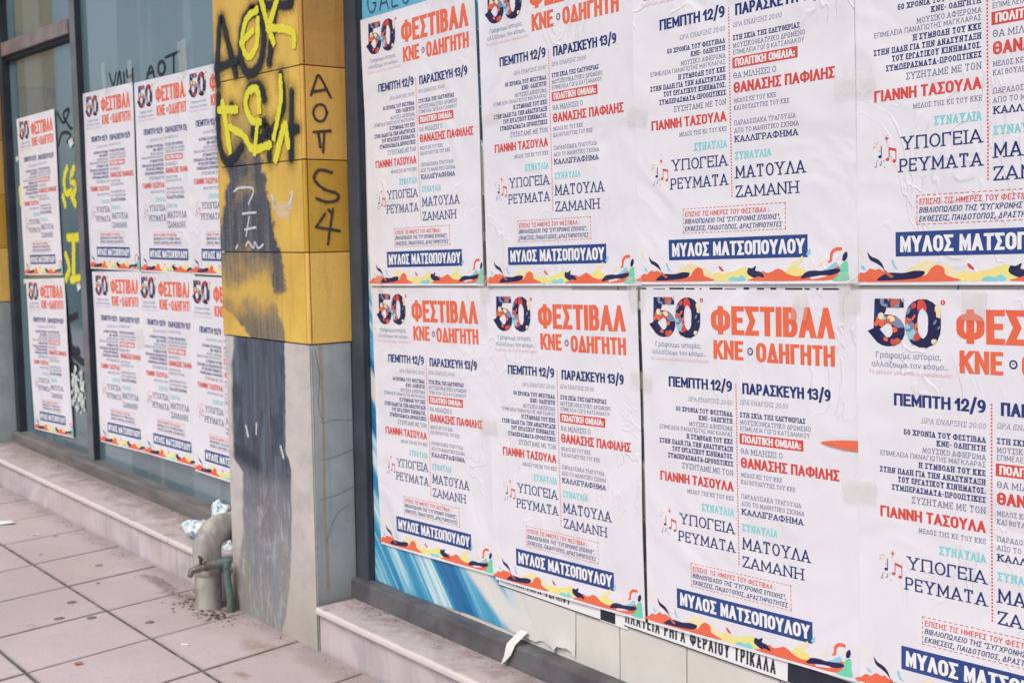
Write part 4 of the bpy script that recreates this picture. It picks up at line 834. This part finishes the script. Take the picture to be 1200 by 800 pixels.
# ------------------------------------------------------------------ tape, scraps
def tape_mat():
    t = NT('clear_tape'); v = t.obj(); n = t.noise(v, 30, 4); t.fin(t.mix(n, refl(228, 216, 214), refl(214, 198, 196)), .25, t.bump(t.noise(t.obj((1, 1, 1)), 40, 3, .5, 2.0), .5, .004), spec=.7)
    t.set(t.b.inputs['Alpha'], t.math('MULTIPLY_ADD', n, .30, .08)); return t.m
M['tape'] = tape_mat()
def tape(x, z, w, h, rot, y, label, group='strips of clear tape holding the posters'):
    mb = MB(); n = 12; c, s_ = math.cos(math.radians(rot)), math.sin(math.radians(rot)); rr = random.Random(int((x + z) * 977)); vs = []
    for i in range(n + 1):
        for j in range(4):
            u = (i / n - .5) * w + (rr.uniform(-.004, .004) if i in (0, n) else 0); v = (j / 3 - .5) * h
            vs.append((x + u * c - v * s_, y - .0015 - .0012 * abs(math.sin(i * 1.3 + j)) , z + u * s_ + v * c))
    mb.add(vs, [(i * 4 + j, i * 4 + j + 4, i * 4 + j + 5, i * 4 + j + 1) for i in range(n) for j in range(3)], 0, True)
    tag(mb.build('adhesive_tape', M['tape'], None, (x, y, z)), label, 'tape', group)
YT = YP - .012
for a in ((-1.775, .345, .115, .05, 2, 'clear tape across the seam of the two right-hand upper posters'), (-3.18, .385, .085, .045, 5, 'clear tape across the seam of the first two upper posters'), (-2.515, .330, .08, .05, -4, 'clear tape across the seam of the second and third upper posters'),
          (-1.745, -.66, .10, .055, 4, 'shiny clear tape across the seam of the two right-hand lower posters'), (-2.50, -.445, .09, .05, -6, 'clear tape over the seam left of the lower poster with the complete heading'), (-3.22, -.665, .10, .05, 2, 'clear tape across the seam of the first two lower posters'),
          (-2.515, -.19, .06, .10, 8, 'upright clear tape where the four middle posters meet'), (-1.78, -.165, .06, .10, 3, 'upright clear tape where the four right-hand posters meet'), (-3.225, -.195, .06, .09, 0, 'upright clear tape where the four posters nearest the pillar meet'),
          (-1.93, -.205, .05, .075, 0, 'clear tape on the top edge of the complete lower poster'), (-1.45, -.185, .06, .07, 0, 'clear tape on the top edge of the lower poster with the large 50'), (-3.86, -.19, .05, .07, 0, 'clear tape at the left end of the gap between rows, next to the jamb')): tape(a[0], a[1], a[2], a[3], a[4], YT, a[5])
GT = 'strips of clear tape on the left shop window'
for a in ((-6.645, .865, .05, .15, 4, 'clear tape above the upper left poster of the wide left pane'), (-6.295, .85, .05, .13, 0, 'clear tape above the seam of the first two posters on the left pane'), (-5.665, .86, .09, .16, 4, 'clear tape above the upper poster by the pillar'), (-6.32, -.55, .12, .10, 3, 'clear tape over the seam of the lower posters on the left pane')): tape(a[0], a[1], a[2], a[3], a[4], YL - .014, a[5], GT)
# orange paper tip between lower posters
bm = Print(); bm.blob([(0, .0105), (.008, .0135), (.03, .0165), (.07, .019), (.145, .020), (.145, -.010), (.07, -.004), (.03, .003), (.008, .0085)], 'orange', 0, False)
o = link(bpy.data.objects.new('paper_scrap', bm.mesh('paper_scrap', lambda x, z: -.0008 - .0012 * np.sin(x * 20)))); o.location = (-1.868, YP - .0035, -.566 + EYE); o.rotation_euler = (0, math.radians(-5), 0); tag(o, 'orange pointed paper tip sticking out between the two right-hand lower posters', 'paper scrap')
# torn remains of white paper on the left pane
mb = MB(); rr = random.Random(4); k = 0
M['oldpaper'] = simple('old_torn_paper', refl(214, 212, 218), refl(182, 184, 192), .8, 30, .6, 60)
oldp = thing('torn_paper', (-7.27, Y_LEFT, -1.07), 'torn flaking white paper remains beside the lower poster on the narrow left pane', 'torn paper')
for i in range(80):
    u, v = rr.uniform(0, 1), rr.uniform(0, 1); x = -7.385 + .21 * u; z = -1.06 + .27 * v; r = rr.uniform(.008, .028)
    pts = [(min(-7.172, x + r * rr.uniform(.6, 1.1) * math.cos(t)), Y_LEFT - .002 - .0001 * i - .003 * rr.random(), z + r * rr.uniform(.6, 1.1) * math.sin(t)) for t in np.linspace(0, 2 * math.pi, 7, endpoint=False)]
    mb.add(pts, [tuple(range(7))])
mb.build('flake_sheet', M['oldpaper'], oldp)
for (x, z, s_, l) in ((-8.13, .13 - .42, .045, 'small white paper scrap left of the narrow-pane posters'), (-7.20, -.30, .06, 'small white paper scrap under the yellow graffiti on the narrow pane'), (-8.16, .50, .05, 'small white torn corner high on the far-left frame'), (-7.22, .545, .07, 'thin white paper remnant beside the upper far-left poster')):
    mb = MB(); mb.add([(x - s_ * .6, Y_LEFT - .004, z + s_ * .2), (x, Y_LEFT - .010, z - s_ * .5), (x + s_ * .6, Y_LEFT - .004, z - s_ * .1), (x + s_ * .4, Y_LEFT - .007, z + s_ * .4)], [(0, 1, 2, 3)])
    tag(mb.build('paper_scrap', M['oldpaper'], None, (x, Y_LEFT - .004, z)), l, 'paper scrap')

# ------------------------------------------------------------------ drain pipe, tap, bag
M['pipe'] = simple('grey_plastic_pipe', refl(180, 170, 170), refl(126, 116, 118), .8, 13, .4, 35, 0, (1, 1, .5))
px_, py_ = -4.815, 2.322; base = zg(px_)
dp = thing('drain_pipe', (px_, py_, base), 'thick grey drain pipe bending out from behind the pillar down to the pavement', 'drain pipe')
R_ = .057; bend = [(px_, py_ + .085 - .085 * math.cos(a), -1.355 + .085 * math.sin(a)) for a in np.linspace(0, math.pi / 2, 10)]
MB().tube([(px_, py_, base - .01), (px_, py_, -1.50), (px_, py_, -1.42)], R_, 28).build('downpipe', M['pipe'], dp)
MB().tube([(px_, py_, -1.43)] + bend + [(px_, py_ + .16, -1.268)], R_ + .004, 28).build('elbow', M['pipe'], dp)
MB().tube([(px_, py_ + .15, -1.269), (px_, 2.66, -1.262)], R_, 28).build('horizontal_pipe', M['pipe'], dp)
M['verdigris'] = simple('green_painted_pipe', refl(98, 118, 114), refl(84, 98, 96), .6, 30, .3, 90); M['brass'] = simple('worn_tap_metal', refl(142, 128, 120), refl(104, 96, 96), .45, 30, .2, 80, .5)
MB().tube([(px_, py_, -1.462), (px_, py_, -1.452), (px_, py_, -1.425), (px_, py_, -1.418)], [R_ + .002, R_ + .009, R_ + .009, R_ + .004], 28, caps=False).build('pipe_collar', M['pipe'], dp)
tx, ty, tz = -4.700, 2.352, -1.395
tp = thing('garden_tap', (tx, ty, zg(tx)), 'old metal tap on a green standpipe in front of the drain pipe', 'tap')
MB().tube([(tx + .006, ty + .012, zg(tx)), (tx + .012, ty + .006, -1.53), (tx + .002, ty, -1.45), (tx, ty, tz)], .0155, 14).tube([(tx - .022, ty + .02, zg(tx)), (tx - .02, ty + .02, -1.45)], .009, 10).build('standpipe', M['verdigris'], tp)
MB().tube([(tx, ty, tz - .02), (tx, ty, tz + .012)], .023, 8).tube([(tx, ty + .01, tz), (tx - .012, ty - .05, tz - .002)], .019, 12).build('pipe_fitting', M['verdigris'], tp)
MB().tube([(tx - .012, ty - .05, tz - .002), (tx - .016, ty - .075, tz - .004), (tx - .024, ty - .12, tz - .01), (tx - .030, ty - .145, tz - .016), (tx - .032, ty - .152, tz - .04)], [.020, .016, .0165, .0145, .012], 14).tube([(tx - .016, ty - .072, tz - .004), (tx - .02, ty - .09, tz - .005)], .022, 6).build('tap_body', M['brass'], tp)
MB().tube([(tx - .022, ty - .105, tz), (tx - .022, ty - .105, tz + .032)], .007, 10).tube([(tx - .046, ty - .100, tz + .034), (tx + .002, ty - .11, tz + .034)], [.006, .006], 8).build('handle', M['frame_dark'], tp)
def bag_mat():
    t = NT('thin_plastic_bag'); v = t.obj(rnd=False); n = t.noise(v, 9, 4, .6, 1.0)
    return t.fin(t.mix(t.step(n, .50, .56), refl(216, 218, 226), refl(84, 140, 190)), .3, t.bump(n, .3, .01), spec=.5)
M['bag'] = bag_mat()
def crumple(name, c, r, seed, label, cat, mat, grp=None, squash=(1, 1, 1), amp=.5):
    bm = bmesh.new(); bmesh.ops.create_icosphere(bm, subdivisions=4, radius=1)
    for v in bm.verts:
        p = v.co.copy(); q = p * 1.3 + Vector((seed, seed * .7, 0)); d = mnoise.noise(q) * amp + abs(mnoise.noise(q * 2.7)) * amp * .5
        v.co = Vector((p.x * squash[0], p.y * squash[1], p.z * squash[2])) * r * (1 + d)
    mb = MB(); [setattr(v, 'co', v.co + Vector(c)) for v in bm.verts]; mb.bm(bm, 0, True)
    return tag(mb.build(name, mat, None, (c[0], c[1], c[2])), label, cat, grp)
crumple('plastic_bag', (-5.25, 2.50, -1.375), .06, 3, 'crumpled white and blue plastic bag lying on the marble step behind the drain pipe', 'bag', M['bag'], None, (1.6, .9, .62), .5)
crumple('plastic_bag', (-5.04, 2.50, -1.262), .05, 8, 'white plastic bag sticking up behind the pipe elbow', 'bag', M['bag'], None, (1.1, .6, 1.1), .55)
crumple('plastic_bag', (-5.0, 2.52, -1.425), .03, 5, 'scrap of blue plastic bag wedged low between the pipe and the pillar', 'bag', M['bag'], None, (1.0, .6, 1.0), .9)

# ------------------------------------------------------------------ litter on the pavement
M['gum'] = simple('trodden_gum', (.13, .115, .125), (.22, .19, .20), .85, 60)
for i, (x, y, r) in enumerate([(-5.73, 2.20, .022), (-6.407, 2.233, .015), (-5.26, 1.89, .023), (-5.00, 1.877, .022), (-5.08, 1.77, .024), (-4.79, 2.04, .020), (-5.457, 2.086, .009), (-6.10, 2.05, .014)]):
    mb = MB(); rr = random.Random(i); n = 14; ring = [(x + r * .9 * rr.uniform(.85, 1.1) * math.cos(a), y + r * rr.uniform(.85, 1.1) * math.sin(a)) for a in np.linspace(0, 2 * math.pi, n, endpoint=False)]
    top = [(x + (a - x) * .8, y + (b - y) * .8) for a, b in ring]
    mb.add([(a, b, zg(a) - .0005) for a, b in ring] + [(a, b, zg(a) + .0022) for a, b in top], [(k, (k + 1) % n, n + (k + 1) % n, n + k) for k in range(n)] + [tuple(range(n, 2 * n))], 0, True)
    tag(mb.build('gum_spot', M['gum'], None, (x, y, zg(x))), 'dark flat spot of trodden chewing gum on the paving slabs', 'gum spot', 'gum spots on the pavement')
M['leaf'] = simple('dry_leaf', refl(186, 120, 90), refl(160, 96, 74), .8, 20); M['litter'] = simple('white_litter', refl(226, 224, 230), refl(205, 204, 212), .7, 10)
def leafy(x, y, r, m, name, label, cat, a0=0):
    mb = MB(); n = 10; ring = [(x + r * math.cos(a) * (1 if k % 2 else .75), y + r * .7 * math.sin(a + a0), zg(x) + .002 + .006 * abs(math.sin(2 * a + a0))) for k, a in enumerate(np.linspace(0, 2 * math.pi, n, endpoint=False))]
    mb.add([(x, y, zg(x) + .004)] + ring, [(0, k + 1, (k + 1) % n + 1) for k in range(n)], 0, True); return tag(mb.build(name, m, None, (x, y, zg(x))), label, cat)
leafy(-4.508, 1.635, .022, M['leaf'], 'dry_leaf', 'small reddish dry leaf lying on a near paving slab', 'leaf')
leafy(-6.491, 2.16, .028, M['litter'], 'paper_scrap', 'tiny crumpled white paper scrap on the pavement near the left step', 'paper scrap', 1)
mb = MB(); x, y = -6.86, 2.105; mb.add([(x - .10, y - .05, zg(x) + .003), (x + .03, y - .04, zg(x) + .003), (x + .075, y + .045, zg(x) + .012), (x - .03, y + .06, zg(x) + .004)], [(0, 1, 2, 3)]); tag(mb.build('paper_scrap', M['litter'], None, (x, y, zg(x))), 'white paper sheet lying on the pavement at the left edge of the view', 'paper scrap')
mb = MB(); x, y = -4.436, 2.03; mb.tube([(x - .012, y - .008, zg(x) + .004), (x + .012, y + .01, zg(x) + .004)], .004, 8); tag(mb.build('cigarette_butt', M['litter'], None, (x, y, zg(x))), 'white cigarette butt at the crossing of two paving joints', 'cigarette butt')
# dead leaves and grit swept into the corners
mb = MB(); rr = random.Random(9)
def grit(cx, cy, sx, sy, n, zf, smin=.004, smax=.014):
    for i in range(n):
        x, y = rr.gauss(cx, sx), rr.gauss(cy, sy); s = rr.uniform(smin, smax); a = rr.uniform(0, 6.28)
        if y > 2.39 and zf is zg: continue
        z = zf(x) + .001; l = rr.uniform(.2, .9)
        p = [(x + s * math.cos(a), y + s * math.sin(a), z), (x - s * l * math.sin(a) * .5, y + s * l * math.cos(a) * .5, z + s * .35), (x - s * math.cos(a), y - s * math.sin(a), z + .001), (x + s * l * math.sin(a) * .5, y - s * l * math.cos(a) * .5, z + s * .25)]
        mb.add(p, [(0, 1, 2, 3)])
grit(-4.95, 2.32, .07, .05, 150, zg); grit(-4.70, 2.29, .06, .035, 150, zg); grit(-5.25, 2.31, .10, .02, 90, zg, .002, .007); grit(-6.4, 2.36, .9, .02, 220, zg, .002, .007); grit(-4.35, 2.37, .3, .02, 120, zg, .002, .006); grit(-3.6, 2.37, .5, .02, 120, zg, .002, .006)
grit(-3.85, 2.52, .10, .035, 90, zl, .002, .006); grit(-3.2, 2.53, .6, .02, 160, zl, .002, .006); grit(-6.2, 2.60, 1.0, .02, 300, zl, .002, .007)
tag(mb.build('leaf_litter', simple('dead_leaves', (.075, .055, .045), (.16, .11, .08), .9, 40)), kind='stuff', label='dead leaf bits and grit swept against the wall and pipe', cat='leaf litter')

for o in bpy.data.objects:
    if 'o_' in o: del o['o_']
